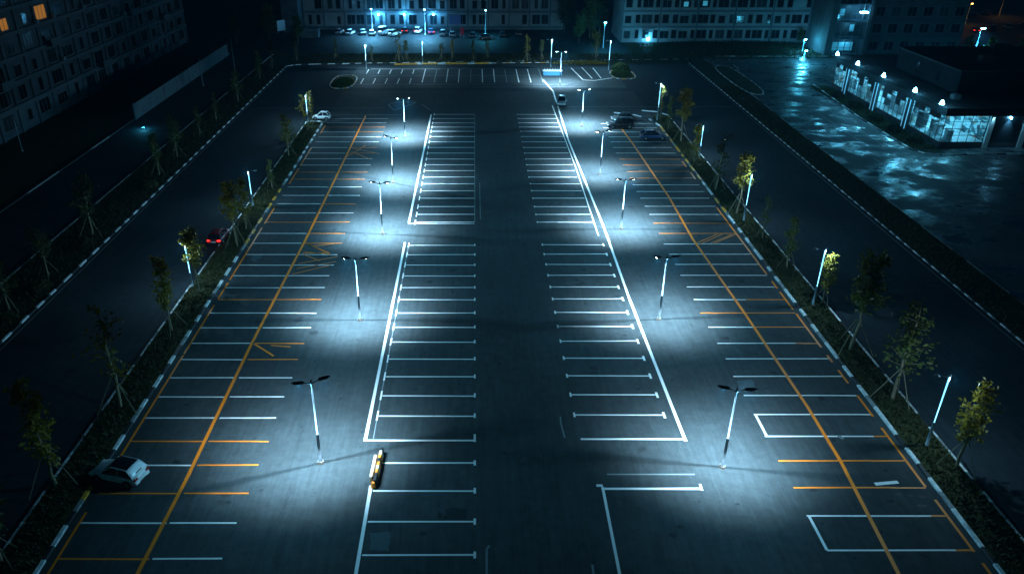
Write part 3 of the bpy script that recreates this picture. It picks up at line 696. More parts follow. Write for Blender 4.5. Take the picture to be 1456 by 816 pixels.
# ------------------------------------------------------------------ vehicles
def paint(c, rough=.3):
    return plain('car_paint', c, rough, .1)
PW = paint((.80, .82, .83)); PD = paint((.02, .024, .03)); PBl = paint((.02, .05, .12)); PR = paint((.16, .012, .02)); PG = paint((.25, .28, .30)); PDG = paint((.06, .07, .08))
def car(X, Y, rz, L, Wd, Ht, body, label, style='hatch', roofglass=False, tail_on=False, head_on=False, group=None, z=0, detail=True, name='parked_car'):
    r = empty(name, (X, Y, z), rz, label, 'car', group)
    w = Wd/2; hb = Ht*.60; zb = .22
    def ring(x, ww, z0, z1, crown=.03):
        half = [(0, z0), (ww*.84, z0), (ww*.97, z0+.12), (ww, z0+(z1-z0)*.5), (ww*.97, z1-.1), (ww*.86, z1-.01), (0, z1+crown)]
        pts = [(x, a, b) for a, b in half]+[(x, -a, b) for a, b in reversed(half[1:-1])]
        return pts
    if style == 'van': prof = [(-.5, .80, .45, .9), (-.485, .93, zb, hb*1.02), (-.3, 1, zb, hb*1.03), (.0, 1, zb, hb*1.02), (.25, 1, zb, hb), (.40, .97, zb, hb*.86), (.485, .88, zb, hb*.66), (.5, .78, .38, hb*.5)]
    else: prof = [(-.5, .78, .42, hb*.78), (-.488, .88, zb+.06, hb*.96), (-.42, .96, zb, hb*1.02), (-.25, 1, zb, hb*1.03), (0, 1, zb, hb*1.0), (.18, 1, zb, hb*.98), (.34, .98, zb, hb*.88), (.45, .93, zb, hb*.76), (.488, .85, zb+.05, hb*.66), (.5, .74, .36, hb*.55)]
    mb = MB(); mb.loft([ring(a*L, w*b, c, d) for a, b, c, d in prof])
    bd = mb.build('body', body, r, True, sub=1)
    # glass house
    if style == 'van': gh = [(-.47, .0), (-.44, 1), (.12, 1), (.30, .0)]
    elif style == 'suv': gh = [(-.47, .0), (-.41, .97), (.02, 1), (.23, .0)]
    elif style == 'sedan': gh = [(-.38, .0), (-.22, .97), (.03, 1), (.22, .0)]
    else: gh = [(-.465, .0), (-.33, .94), (.0, 1), (.22, .0)]
    def gring(x, f, tk=0):
        zz = hb*.98+(Ht-hb)*f; wb = w*.89; wt = w*(.89-.19*f)
        return [(x, -wb, hb*.93), (x, wb, hb*.93), (x, wt, zz-.03*f), (x, wt*.8, zz+.01), (x, 0, zz+.03), (x, -wt*.8, zz+.01), (x, -wt, zz-.03*f)]
    st = []
    for (a, fa), (b, fb) in zip(gh, gh[1:]):
        for k in range(4): u = k/4; st.append(((a+(b-a)*u)*L, max(.02, fa+(fb-fa)*u)))
    st.append((gh[-1][0]*L, .02))
    mb = MB(); mb.loft([gring(x, f) for x, f in st]); gl = mb.build('windows', M_glass, r, True)
    a, b = gh[1][0]*L, gh[2][0]*L; zr = Ht*1.0-.0
    if not roofglass:
        mb = MB()
        rr_ = []
        for u in (0, .25, .5, .75, 1):
            x = a-.06+(b-a+.1)*u; f = gh[1][1]+(gh[2][1]-gh[1][1])*u; zz = hb*.98+(Ht-hb)*f; wt = w*(.89-.19*f)+.012
            rr_.append([(x, -wt, zz-.055), (x, -wt*.82, zz+.025), (x, 0, zz+.045), (x, wt*.82, zz+.025), (x, wt, zz-.055), (x, 0, zz-.02)])
        mb.loft(rr_); mb.build('roof', body, r, True)
    if detail:
        for s in (-1, 1):
            mb = MB()
            for (p, q) in ((gh[0], gh[1]), (gh[3], gh[2])):
                f0, f1 = .02, q[1]
                def P(x, f): return (x*L, s*(w*(.89-.19*f)+.012), hb*.98+(Ht-hb)*f)
                mb.tube([P(p[0], f0), P(q[0], f1)], .035, 5)
            x = (gh[1][0]+gh[2][0])/2+.03
            mb.tube([(x*L, s*(w*.89+.006), hb*.97), (x*L, s*(w*.70+.012), Ht-.05)], .03, 5)
            if roofglass: mb.tube([P(gh[1][0], gh[1][1]), P(gh[2][0], gh[2][1])], .035, 5)
            mb.build('window_pillar', body, r)
    if roofglass:
        mb = MB(); rg = []
        for u in (0, .35, .7, 1.0):
            x = (gh[0][0]+(gh[1][0]-gh[0][0])*u)*L-.02; f = .02+(gh[1][1]-.02)*u; zz = hb*.98+(Ht-hb)*f; wt = w*(.89-.19*f)+.015
            rg.append([(x, -wt, zz-.03), (x, -wt*.8, zz+.03), (x, wt*.8, zz+.03), (x, wt, zz-.03), (x+.1, wt*.8, zz-.06), (x+.1, -wt*.8, zz-.06)])
        mb.loft(rg); mb.build('tailgate', body, r, True)
        mb = MB(); x = (gh[0][0]+(gh[1][0]-gh[0][0])*.25)*L-.045; zz = hb*.98+(Ht-hb)*.27
        mb.box((x-.02, -.3, zz-.02), (x+.06, .3, zz+.03)); mb.build('tailgate_trim', M_black, r)
    rw = .31 if style == 'hatch' else .34
    for fx in (-.32, .31):
        for s in (-1, 1):
            mb = MB(); mb.tube([(fx*L, s*(w-.20), rw), (fx*L, s*(w+.012), rw)], [rw+.07, rw+.07], 18); mb.build('wheel_arch', M_black, bd)
            mb = MB(); mb.tube([(fx*L, s*(w-.18), rw), (fx*L, s*(w+.0), rw), (fx*L, s*(w+.03), rw)], [rw, rw, rw*.9], 18); wh = mb.build('wheel', M_tyre, r, True)
            mb = MB(); mb.tube([(fx*L, s*(w+.032), rw), (fx*L, s*(w+.045), rw)], [rw*.62, rw*.56], 12)
            mb.build('rim', M_rim, wh)
    for s in (-1, 1):
        ty = s*w*.70
        mb = MB(); mb.box((-L*.5-.012, ty-.2, hb*.76), (-L*.5+.16, ty+.16 if s > 0 else ty+.2, hb*.92)); mb.build('tail_lamp', M_redon if tail_on else M_red, r, bevel=.03)
        mb = MB(); mb.box((L*.47, ty-.2, hb*.52), (L*.5-.0, ty+.2, hb*.66)); mb.build('headlamp', M_hlon if head_on else M_hl, r, bevel=.03)
        if detail:
            mb = MB(); mb.box((L*.17, s*w*1.0-.03, hb*.97), (L*.20, s*w*1.0+s*.16+.03, hb*1.1)); mb.build('wing_mirror', body, r, bevel=.03)
            for xx in (-.1, .09):
                mb = MB(); mb.box((xx*L, s*(w-.005) if s < 0 else w-.02, hb*.80), (xx*L+.18, s*(w-.02)+(.04 if s > 0 else .02), hb*.84)); 
                if s > 0: mb.build('door_handle', M_rim, bd)
    if detail:
        mb = MB(); mb.box((-L*.5-.03, -w*.82, .34), (-L*.5+.1, w*.82, .5)); mb.build('rear_bumper', M_black if style == 'suv' else body, r, bevel=.04)
        mb = MB(); mb.box((-L*.5-.03, -.26, hb*.62), (-L*.5-.01, .26, hb*.76)); mb.build('number_plate', M_kw, r)
        mb = MB(); mb.box((-L*.5-.012, -w*.4, .38), (-L*.5-.035, w*.4, .46)); mb.build('bumper_insert', M_black, r)
    return r
car(-25.6, 43.0, R(164), 3.95, 1.8, 1.5, PW, 'white hatchback with a dark glass roof parked nose to the left kerb', roofglass=True)
car(-30.75, 85.0, R(88), 4.1, 1.75, 1.45, PR, 'dark red car with lit tail lamps beside the left planting strip', tail_on=True)
car(25.6, 133.3, R(180), 4.7, 1.9, 1.8, PD, 'black off-road car parked sideways at the far right end of the bays', 'suv')
car(26.9, 137.6, R(178), 4.4, 1.8, 1.5, PDG, 'dark grey saloon tucked just behind the black off-road car', 'sedan')
car(30.0, 126.5, R(2), 4.4, 1.8, 1.55, PBl, 'dark blue hatchback parked against the right planting strip')
car(16.9, 149.5, R(-97), 4.2, 1.8, 1.5, PG, 'silver-grey car alone in the cross aisle near the white line')
car(-27.9, 138.6, R(178), 3.2, 1.6, 1.45, PW, 'tiny white car at the far end of the left planting strip')
GP = 'cars parked before the rear block'
far_cars = [(481, 50, 'hatch', PG, 85, 0, 1, 'grey car with lit headlamps at the left end of the rear parked row'),
 (497, 51, 'hatch', PW, 80, 0, 0, 'white hatchback in the rear row, second from the left end'),
 (515, 51, 'sedan', PG, 95, 0, 0, 'light grey saloon in the rear row left of the white van'),
 (528, 52, 'hatch', PW, 92, 0, 0, 'small white car squeezed against the white van'),
 (545, 51, 'van', PW, 70, 0, 0, 'large white van in the rear parked row'),
 (560, 53, 'suv', PW, 60, 0, 0, 'white estate car right of the large white van'),
 (575, 48, 'hatch', PD, 90, 1, 0, 'dark car with lit tail lamps right of the white estate'),
 (594, 49, 'suv', PW, 80, 1, 0, 'tall white car with red tail lamps in the middle of the rear row'),
 (612, 50, 'sedan', PBl, 100, 1, 0, 'dark blue saloon with red tail lamps in the rear row'),
 (630, 53, 'suv', PG, 88, 0, 0, 'pale grey car left of the blue notice panel'),
 (643, 54, 'hatch', PG, 92, 0, 0, 'grey hatchback just under the blue notice panel'),
 (672, 55, 'hatch', PDG, 90, 0, 0, 'dim charcoal hatchback right of the red banner'),
 (692, 58, 'sedan', PDG, 10, 0, 0, 'dark saloon seen sideways at the right part of the rear row'),
 (715, 54, 'hatch', PD, 90, 0, 0, 'black hatchback second from the right end of the rear row'),
 (738, 53, 'suv', PD, 90, 0, 0, 'black car at the right end of the rear row')]
for x, y, stl, pt, a, tl, hd, lb in far_cars:
    X, Y = g(x, y); car(X, Y+2, R(a), 5.2 if stl == 'van' else 4.3, 1.85, 2.3 if stl == 'van' else (1.8 if stl == 'suv' else 1.5), pt, lb, stl, False, bool(tl), bool(hd), GP, detail=False)
k = 0
for row in range(2):
    for j in range(6):
        X = 132+j*6.5+row*3; Y = 226+row*24+j*3
        car(X, Y, R(70+random.uniform(-5, 5)), 4.3, 1.8, 1.5, [PD, PG, PDG][(j+row) % 3], ['black', 'silver-grey', 'charcoal'][(j+row) % 3]+' car in the distant lot at upper right, %s row, %s from left' % (['front', 'back'][row], ['first', 'second', 'third', 'fourth', 'fifth', 'sixth'][j]), 'hatch', False, j == 2, False, 'cars in the distant lot', detail=False)

# ------------------------------------------------------------------ striped barrier, planter, signs
r = empty('striped_barrier', (-7.05, 44.0, 0), R(-2), 'yellow, black and pale striped plastic barrier lying along the white bay line', 'barrier')
cs = [1, 1, 0, 2, 0, 1, 0, 2, 1]
mb = MB(); y = -1.9
for i, c in enumerate(cs):
    mb.m = c; h = .55; w = .17
    mb.loft([[(-w, y, 0), (w, y, 0), (w*.6, y, h), (-w*.6, y, h)], [(-w, y+.4, 0), (w, y+.4, 0), (w*.6, y+.4, h), (-w*.6, y+.4, h)]]); y += .405
mb.build('striped_body', [M_byel, M_black, M_bpale], r, bevel=.03)
mb = MB(); mb.box((-.45, -1.5, 0), (-.22, .9, .5)); mb.build('pale_side_rail', M_bpale, r, bevel=.05)
mb = MB(); mb.tube([(-.1, -2.0, 0), (-.1, -2.0, .42)], [.2, .12], 10); mb.build('end_cap', M_byel, r)
r = empty('planter_box', (17.4, 175.2, 0), 0, 'long pale blue planter box with short white posts by the rear bays', 'planter')
mb = MB(); mb.box((-2.1, -.6, 0), (2.1, .6, .95)); mb.build('box', M_planter, r, bevel=.06)
mb = MB(); mb.box((-2.2, -.7, .952), (2.2, .7, 1.08)); mb.build('rim', M_kw, r, bevel=.03)
for k in range(7):
    mb = MB(); mb.tube([(-1.8+k*.6, -.3, 1.08), (-1.8+k*.6, -.3, 1.5)], .05, 6); mb.build('post', M_bpale, r)
def panel(X, Y, w, h, z, mat, label, name, cat, rz=0):
    r = empty(name, (X, Y, 0), rz, label, cat)
    mb = MB(); mb.box((-w/2, -.06, z), (w/2, .06, z+h)); mb.build('panel', mat, r, bevel=.02)
    for s in (-1, 1):
        mb = MB(); mb.tube([(s*w*.45, .1, 0), (s*w*.45, .1, z+h)], .05, 6); mb.build('post', M_pole, r)
panel(-5.5, 226, 3.2, 2.6, 3.0, plain('blue_board', (.03, .10, .30), .5), 'blue notice panel on posts before the rear block', 'notice_sign', 'sign')
panel(-3.5+0, 222, 1.0, 2.0, .8, plain('red_cloth', (.45, .01, .03), .7), 'small red banner on posts behind the parked cars', 'banner', 'banner')
panel(*g(401, 48), 3.0, 2.8, .8, plain('pale_board', (.5, .6, .65), .6), 'pale board at the left corner of the rear block', 'notice_board', 'sign', R(55))

# ------------------------------------------------------------------ buildings
WM = {}; WR = random.Random(3)
M_curtain = plain('curtained_pane', (.028, .034, .038), .85, var=.5, scale=2.5, spec=.1)
def win_mesh(w, h):
    k = (w, h)
    if k not in WM:
        fr = MB(); t = .12
        fr.box((-w/2-t, -.16, -t), (w/2+t, 0, 0)); fr.box((-w/2-t, -.12, h), (w/2+t, 0, h+t))
        fr.box((-w/2-t, -.12, 0), (-w/2, 0, h)); fr.box((w/2, -.12, 0), (w/2+t, 0, h))
        n = max(1, round(w/1.1))
        for i in range(1, n): fr.box((-w/2+w*i/n-.04, -.09, 0), (-w/2+w*i/n+.04, 0, h))
        pn = MB(); pn.box((-w/2, -.05, 0), (w/2, -.003, h))
        WM[k] = (fr.mesh('window', M_frame), pn.mesh('pane', M_pane), pn.mesh('pane', M_amber), pn.mesh('pane', M_curtain))
    return WM[k]
def window(parent, loc, rz, w, h, lit=False):
    a, b, c, d = win_mesh(w, h)
    o = inst('window', a, parent, loc, (0, 0, rz)); inst('pane', c if lit else (d if WR.random() < .07 else b), o)
# rear left block (faces the camera)
b1 = empty('apartment_block', (-50, 236, 0), 0, 'long pale block behind the rear parked cars, lit blue on its left half', 'building')
mb = MB(); mb.box((0, 0, 0), (76, 16, 15)); mb.build('wall', M_wallb, b1)
mb = MB()
for z in (.35, 4.7, 8.9, 13.0): mb.box((-.1, -.35, z), (76.1, 0, z+.65))
mb.build('floor_band', M_band, b1)
mb = MB(); mb.box((-.3, -.5, 15), (76.3, 16.3, 15.5)); mb.build('roof', M_roof, b1)
for x in range(0, 77, 6):
    mb = MB(); mb.box((x-.18, -.22, 1.0), (x+.18, 0, 15)); mb.build('pilaster', M_wallc, b1)
rr = random.Random(5)
for fl, z in enumerate((1.6, 5.9, 10.1)):
    for k in range(12):
        x = k*6+1.8
        for dx in (0, 2.6):
            if rr.random() > .12: window(b1, (x+dx+rr.uniform(-.2, .2), 0, z), 0, rr.choice([.9, 1.3, 1.9, 2.2]), rr.choice([2.5, 2.5, 2.1]))
mb = MB(); mb.box((-5.2, -5, 0), (-.4, 10, 9)); mb.build('side_wing', M_wallc, b1)
for x in (22, 29.5):
    mb = MB(); mb.tube([(x, -.36, 4.4), (x, -.8, 4.3)], [.12, .2], 8); mb.build('wall_lamp', M_lensb, b1); light('POINT', b1, (x, -1.6, 4.1), 450, (.08, .5, 1))
mb = MB(); mb.tube([(38, -.36, 4.4), (38, -.8, 4.3)], [.12, .2], 8); mb.build('wall_lamp', M_lensb, b1); light('POINT', b1, (38, -1.6, 4.1), 300, (.08, .5, 1))
mb = MB(); mb.box((-5.6, -5.4, 9), (-.41, 10, 9.4)); mb.build('wing_roof', M_roof, b1)
# shed under it
r = empty('low_shed', (-48.5, 222, 0), 0, 'low pale-roofed shed at the left end of the rear parked row', 'shed')
mb = MB(); mb.box((0, 0, 0), (5, 3, 2.1)); mb.build('wall', M_wallc, r)
mb = MB(); mb.box((-.3, -.4, 2.1), (5.3, 3.3, 2.3)); mb.build('roof', M_wallb, r)
mb = MB(); mb.box((3.2, -.05, 0), (4.2, -.002, 1.9)); mb.build('door', M_walld, r)
# rear right block
b2 = empty('apartment_block', (39.5, 215.5, 0), 0, 'pale grey block with rows of dark windows behind the lawn, left of the stair tower', 'building')
mb = MB(); mb.box((0, 0, 0), (50, 16, 17)); mb.build('wall', M_wallb, b2)
mb = MB()
for z in (3.75, 7.75, 11.75): mb.box((-.1, -.3, z), (50.1, 0, z+.5))
mb.build('floor_band', M_band, b2)
mb = MB(); mb.box((-.3, -.5, 17), (50.3, 16.3, 17.5)); mb.build('roof', M_roof, b2)
for x in range(0, 51, 10):
    mb = MB(); mb.box((x-.15, -.18, 0), (x+.15, 0, 17)); mb.build('pilaster', M_wallc, b2)
for fl, z in enumerate((1.1, 5.0, 9.0, 13.0)):
    for k in range(10):
        x = k*5+1.5
        if rr.random() > .1: window(b2, (x, 0, z), 0, rr.choice([2.6, 2.2, 1.6]), rr.choice([2.1, 2.1, 1.8]))
        if rr.random() > .15: window(b2, (x+2.6, 0, z), 0, rr.choice([1.3, .9, 1.1]), 2.1)
for i, (x, z) in enumerate([(16.5, 9.0), (21.5, 9.2)]):
    mb = MB(); mb.box((x-.6, -.25, z+.2), (x+.6, -.17, z+1.4)); mb.build('lit_balcony_panel', M_cellb, b2)
mb = MB(); mb.box((6, -1.2, 0), (8.4, -.35, .2)); mb.box((6, -1.2, 2.9), (8.4, -.35, 3.1)); mb.build('entrance_canopy', M_band, b2)
mb = MB(); mb.tube([(7.2, -.7, 1.0), (7.2, -.85, 1.0)], [.4, .35], 14); mb.build('entrance_light', M_lensb, b2)
light('POINT', b2, (7.2, -1.6, 1.4), 140, BC)
# left block facing +X
b3 = empty('apartment_block', (-78, 112, 0), 0, 'tall unlit block along the left side with a few amber windows near its top', 'building')
mb = MB(); mb.box((-16, 0, 0), (0, 104, 26)); mb.build('wall', M_wallc, b3)
mb = MB()
for z in (4.1, 7.9, 11.7, 15.5, 19.3, 23.1): mb.box((0, -.1, z), (.45, 104.1, z+.6))
mb.build('floor_band', M_band, b3)
for k in range(18):
    mb = MB(); mb.box((0, k*6.1-.2, 0), (.32, k*6.1+.2, 26)); mb.build('pilaster', M_band, b3)
mb = MB(); mb.box((-16.4, -.4, 26), (.6, 104.4, 26.6)); mb.build('roof', M_roof, b3)
lit = {(15, 8): 1}
cnt = 0
lits = [g(50, 25), g(72, 20)]
for fl, z in enumerate((1.4, 5.1, 8.9, 12.7, 16.5)):
    for k in range(17):
        y = k*6.1+3.0+rr.uniform(-.4, .4)
        if cnt >= 98: break
        on = (fl == 4 and k in (2, 3, 5)) or (fl == 3 and k == 2)
        window(b3, (0, y, z), math.pi/2, rr.choice([1.4, 2.2, 3.0, 3.6]), rr.choice([2.3, 2.3, 1.8]), on); cnt += 1
mb = MB()
for k in range(17):
    mb.box((0, k*6.1+1.2, 20.4), (.06, k*6.1+4.8, 22.7))
mb.build('top_floor_windows', M_pane, b3)
for i in range(14):
    k = rr.randrange(16); z = rr.choice([4.7, 8.5, 12.3, 16.1])
    mb = MB(); mb.box((.45, k*6.1+5.2, z+.1), (1.0, k*6.1+6.05, z+.75)); mb.build('air_conditioner', M_wallb, b3, bevel=.04)
for i in range(5):
    k = [2, 5, 8, 11, 14][i]; z = [8.5, 12.3, 4.7, 12.3, 8.5][i]
    mb = MB(); mb.box((.46, k*6.1+1, z-.4), (1.7, k*6.1+5, z-.2)); mb.box((1.6, k*6.1+1, z-.198), (1.7, k*6.1+5, z+.9)); mb.build('balcony', M_band, b3)
# grey fence
r = empty('panel_fence', (-61.5, 138, 0), 0, 'tall grey panel fence in front of the left apartment block', 'fence')
for k in range(8):
    mb = MB(); mb.box((-.05, k*7.4+.08, .1), (.05, k*7.4+7.3, 2.9)); mb.build('fence_panel', M_fence, r)
    mb = MB(); mb.box((-.1, k*7.4-.07, 0), (.1, k*7.4+.07, 3.0)); mb.build('post', M_wallc, r)
for i, (x, y, t, lb) in enumerate([(289, 122, 83, 'thin bare pole in front of the middle of the grey fence'), (334, 100, 55, 'thin bare pole at the far end of the grey fence'), (32, 215, 112, 'thin leaning lamp pole before the left apartment block')]):
    X, Y = g(x, y); mb = MB(); mb.tube([(0,0,0), (0,0,zt(Y, t))], [.09, .06], 8)
    o = empty('bare_pole', (X, Y, 0), 0, lb, 'pole'); mb.build('shaft', M_pole, o, True)
    mb = MB(); mb.tube([(0,0,0), (0,0,.2)], .2, 8); mb.build('footing', M_conc, o)
X, Y = g(204, 184); r = empty('ground_light', (X, Y, 0), 0, 'small pale blue ground light on the side lane below the grey fence', 'lamp')
mb = MB(); mb.box((-.3, -.2, 0), (.3, .2, .25)); mb.build('housing', M_head, r)
mb = MB(); mb.box((-.22, -.14, .25), (.22, .14, .3)); mb.build('lens', M_cellb, r); light('POINT', r, (0, 0, .6), 60, BC)

# stair tower and dark block
b4 = empty('stair_tower', (87, 197, 0), 0, 'glazed stair tower with faintly lit landings between the pale and dark blocks', 'building')
mb = MB(); mb.box((0, 0, 0), (1.6, 12, 32)); mb.box((9.2, 0, 0), (10, 12, 32)); mb.box((1.6, 2.6, 0), (9.2, 12, 32)); mb.build('wall', M_walld, b4)
mb = MB()
for z in range(0, 33, 4): mb.box((1.6, .1, z), (9.2, 2.6, z+.35))
mb.build('landing', M_wallc, b4)
mb = MB()
for k in range(6): mb.box((1.6+k*1.52-.05, -.06, 0), (1.6+k*1.52+.05, .04, 32))
for k in range(17): mb.box((1.6, -.03, k*2), (9.2, .03, k*2+.08))
mb.build('mullion', M_frame, b4)
mb = MB(); mb.rect(0, 0, 0, 0, 0); mb.v = [(1.6, .08, 0), (9.2, .08, 0), (9.2, .08, 32), (1.6, .08, 32)]; mb.f = [(0, 1, 2, 3)]; mb.mi = [0]; mb.build('glazing', M_shop, b4)
for k, (x, z, w, h) in enumerate([(2.2, .9, 1.6, 2.0), (4.0, .9, 1.6, 2.0), (5.9, .9, 1.8, 2.0), (6.2, 5.5, 1.0, 1.6), (3.0, 9.3, 1.2, 1.5)]):
    mb = MB(); mb.box((x, 2.2, z), (x+w, 2.5, z+h)); mb.build('lit_landing_panel', M_cellb, b4)
for z in (3.2, 7.4, 11.2): light('POINT', b4, (5.5, 1.3, z), 40, (.15, .6, .9), size=.3)
mb = MB(); mb.box((6.8, -.5, 10.2), (8.6, -.1, 10.5)); mb.build('lit_canopy', M_lensb, b4)
b5 = empty('office_block', (97.3, 199, 0), 0, 'nearly black windowed block behind the showroom', 'building')
mb = MB(); mb.box((0, 0, 0), (24, 16, 34)); mb.build('wall', M_walld, b5)
mb = MB()
for z in range(4, 34, 4): mb.box((-.05, -.2, z), (24.05, 0, z+.3))
mb.build('floor_band', M_walld, b5)
for z in (1.0, 5.2, 9.2, 13.2):
    for k in range(6): window(b5, (2.4+k*3.9, 0, z), 0, 2.2, 2.1)
mb = MB(); mb.box((-.3, -.3, 34), (24.3, 16.3, 34.5)); mb.build('roof', M_roof, b5)

# lit showroom: X from 75.4, Y 121.6 - 163
SX, SY = 75.4, 121.6
sh = empty('showroom', (SX, SY, 0), 0, 'single storey showroom with a brightly lit glass corner on the wet forecourt', 'building')
LX, LY, HT = 45.0, 42.0, 6.3
mb = MB(); mb.box((0, 0, 0), (LX, LY, .9)); mb.build('plinth', M_walld, sh)
mb = MB(); mb.box((-.5, -.5, 5.3), (LX, LY, 6.3)); mb.build('fascia', M_curt, sh)
mb = MB(); mb.box((-.6, -.6, 6.3), (LX, LY, 6.55)); mb.build('roof', M_roof, sh)
mb = MB(); mb.box((7.2, .0, .9), (LX, .3, 5.3)); mb.build('solid_wall', M_curt, sh)
mb = MB(); mb.box((7.0, .3, .9), (7.2, LY, 5.3)); mb.box((0, LY-.2, .9), (7.0, LY, 5.3)); mb.build('interior_wall', M_shelf, sh)
mb = MB(); mb.box((0.1, .1, .901), (7.0, LY-.2, .96)); mb.build('interior_floor', M_disp, sh)
mb = MB()
for a in ((( .06, .06, .96), (.06, LY, .96), (.06, LY, 5.3), (.06, .06, 5.3)), ((.06, .06, .96), (7.2, .06, .96), (7.2, .06, 5.3), (.06, .06, 5.3))): mb.quad(*a)
mb.build('glazing', M_shop, sh)
mb = MB()
n = 26
for k in range(n+1):
    y = k*LY/n; mb.box((-.04, y-.035, .9), (.05, y+.035, 5.3))
for z in (2.0, 3.1, 4.2): mb.box((-.03, 0, z), (.045, LY, z+.07))
for k in range(1, 6): mb.box((k*1.42-.035, -.04, .9), (k*1.42+.035, .05, 5.3))
for z in (2.0, 3.1, 4.2): mb.box((.05, -.03, z), (7.2, .045, z+.07))
mb.build('mullion', M_frame, sh)
for k in range(n):
    if k % 7 in (1, 2, 4, 5):
        mb = MB(); mb.box((-.025, k*LY/n+.05, 4.28-(k % 3 == 0)*1.1), (.03, (k+1)*LY/n-.05, 5.28)); mb.build('spandrel_panel', M_curt, sh)
for y in (10.5, 22.5, 35.0):
    mb = MB(); mb.box((-.75, y-.45, 0), (-.06, y+.45, 5.29)); mb.build('pillar', M_walld, sh)
    mb = MB(); mb.box((-.80, y-.62, .3), (-.70, y-.47, 5.28)); mb.box((-.80, y+.47, .3), (-.70, y+.62, 5.28)); mb.build('pillar_light_strip', plain('lit_strip', (.6, .9, 1), .5, em=(.12, .55, .9), es=.14), sh)
for x in (7.0, 12.6, 18.2, 23.8, 29.4):
    mb = MB(); mb.box((x, -.35, .0), (x+.75, -.002, 5.29)); mb.build('white_pilaster', plain('white_cladding', (.6, .68, .7), .6, var=.1), sh)
    light('SPOT', sh, (x+.4, -.42, 5.2), 130, (.25, .7, 1), (R(-4), 0, 0), .08, 60)
mb = MB(); mb.tube([(10.2, -.05, 5.0), (10.2, -.35, 4.9)], [.12, .16], 10); mb.build('wall_lamp', M_lensb, sh)
light('SPOT', sh, (10.2, -.5, 4.8), 160, (.2, .62, 1), (R(25), 0, 0), .08, 75)
for y, w in ((1.0, 1.2), (9.5, 1.5), (20.8, 1.5), (31.5, 1.3), (41.0, 1.8)):
    mb = MB(); mb.box((-.95, y-.14, 6.56), (-.45, y+.14, 6.8)); mb.build('floodlight_bracket', M_head, sh)
    mb = MB(); mb.loft([[(-1.0, y-.32, 6.8), (-.5, y-.32, 6.8), (-.5, y+.32, 6.8), (-1.0, y+.32, 6.8)], [(-.9, y-.12, 7.35), (-.7, y-.12, 7.5), (-.7, y+.12, 7.5), (-.9, y+.12, 7.35)]]); mb.build('floodlight', M_lensb, sh)
    light('POINT', sh, (-1.6, y, 7.2), 55*w, BC, size=.3)
for y in range(3, 42, 6):
    light('POINT', sh, (3.4, y, 4.6), 40+60*((y*7)%4), (.16, .70, 1.0), size=.4)
    mb = MB(); mb.box((2.6, y-.9, 5.18), (4.2, y+.9, 5.26)); mb.build('ceiling_light', plain('ceiling_light', (.8, .9, 1), .4, em=(.35, .82, 1), es=1.0), sh)
rr = random.Random(9)
for k in range(16):
    y = 1.5+k*2.45; x = rr.uniform(1.0, 3.2); h = rr.uniform(1.0, 2.6)
    o = empty('display_stand', (SX+x, SY+y, .96), rr.uniform(-.3, .3), 'pale display stand inside the showroom glass, number %s from the near corner' % ['one', 'two', 'three', 'four', 'five', 'six', 'seven', 'eight', 'nine', 'ten', 'eleven', 'twelve', 'thirteen', 'fourteen', 'fifteen', 'sixteen'][k], 'display stand', 'display stands in the showroom')
    mb = MB(); mb.box((-.45, -.7, 0), (.45, .7, h)); mb.build('cabinet', [M_disp, M_frame, M_bpale][rr.choice([0, 0, 0, 1, 2])], o, bevel=.04)
    mb = MB(); mb.box((-.5, -.75, h+.002), (.5, .75, h+.08)); mb.build('top_board', M_frame, o)
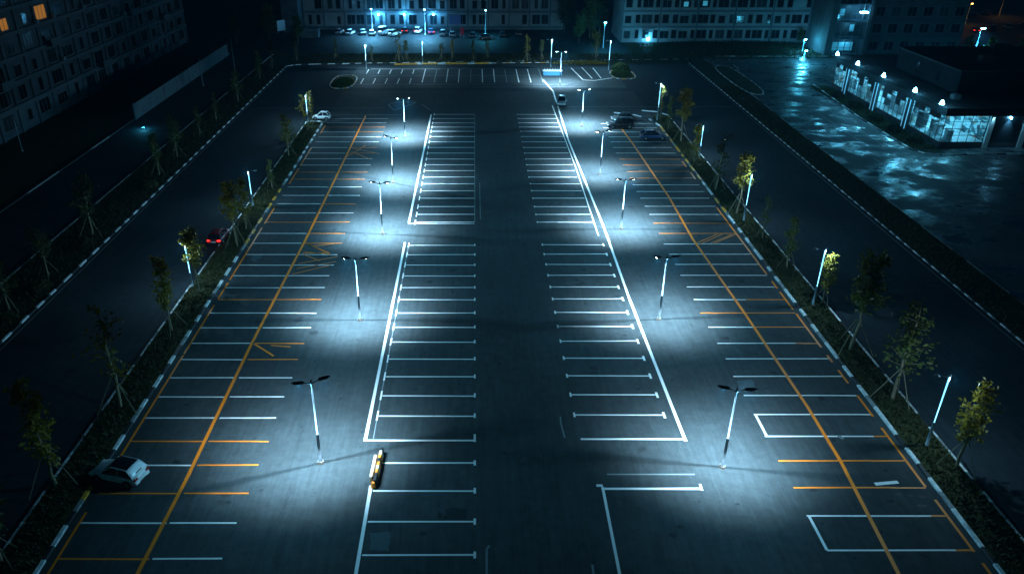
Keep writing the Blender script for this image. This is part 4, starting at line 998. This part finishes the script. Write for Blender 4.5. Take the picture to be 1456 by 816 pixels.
# upper storey on the showroom roof
mb = MB(); mb.box((6, 9, 6.56), (LX, 30, 10.2)); mb.build('upper_storey', M_upper, sh)
mb = MB(); mb.box((5.6, 8.6, 10.2), (LX, 30.4, 10.5)); mb.build('upper_roof', M_roof, sh)
for x, y, z, a, b, c in ((12, 14, 10.5, 2.2, 1.4, 1.2), (20, 24, 10.5, 3.0, 1.6, 1.4), (12, 36, 6.55, 2.0, 2.0, 1.1), (3.4, 5, 6.55, 1.2, 1.2, .8)):
    mb = MB(); mb.box((x, y, z), (x+a, y+b, z+c)); mb.box((x+.2, y+.2, z+c), (x+a-.2, y+b-.2, z+c+.12)); mb.build('roof_unit', M_walld, sh, bevel=.05)
for y in (15, 22):
    mb = MB(); mb.box((5.94, y, 7.4), (5.998, y+1.2, 9.2)); mb.build('upper_window', M_pane, sh)

# ------------------------------------------------------------------ night sky and moonlight
w = bpy.data.worlds.new('World'); sc.world = w; w.use_nodes = True
n = w.node_tree; bg = n.nodes['Background']
sky = n.nodes.new('ShaderNodeTexSky'); sky.sky_type = 'NISHITA'; sky.sun_disc = False
sky.sun_elevation = R(8); sky.sun_rotation = R(200)
mx = n.nodes.new('ShaderNodeMix'); mx.data_type = 'RGBA'; mx.blend_type = 'MULTIPLY'; mx.inputs[0].default_value = 1
mx.inputs[7].default_value = (.035, .48, .88, 1)
n.links.new(sky.outputs[0], mx.inputs[6]); n.links.new(mx.outputs[2], bg.inputs['Color'])
bg.inputs['Strength'].default_value = .0022
sd = bpy.data.lights.new('moon', 'SUN'); sd.energy = .004; sd.color = (.3, .7, 1); sd.angle = R(.5)
so = bpy.data.objects.new('moon', sd); col.objects.link(so); so.rotation_euler = (R(50), 0, R(160))

HZ = bpy.data.materials.new('haze'); HZ.use_nodes = True; hn = HZ.node_tree; hn.nodes.remove(hn.nodes['Principled BSDF'])
hv = hn.nodes.new('ShaderNodeVolumePrincipled'); hv.inputs['Density'].default_value = .00045; hv.inputs['Color'].default_value = (.06, .44, .72, 1); hv.inputs['Anisotropy'].default_value = .3
hn.links.new(hv.outputs[0], hn.nodes['Material Output'].inputs['Volume'])
sc.view_settings.view_transform = 'Standard'; sc.view_settings.look = 'None'; sc.view_settings.gamma = 1
sc.view_settings.exposure = 2.0
m = MB(); m.box((-150, -6, -1.5), (330, 300, 40)); hz = m.build('haze', HZ); tag(hz, kind='stuff')

sc.cycles.use_denoising = True
sc.cycles.max_bounces = 4; sc.cycles.diffuse_bounces = 2; sc.cycles.glossy_bounces = 2; sc.cycles.transparent_max_bounces = 6
sc.cycles.sample_clamp_indirect = 4; sc.cycles.caustics_reflective = False; sc.cycles.caustics_refractive = False
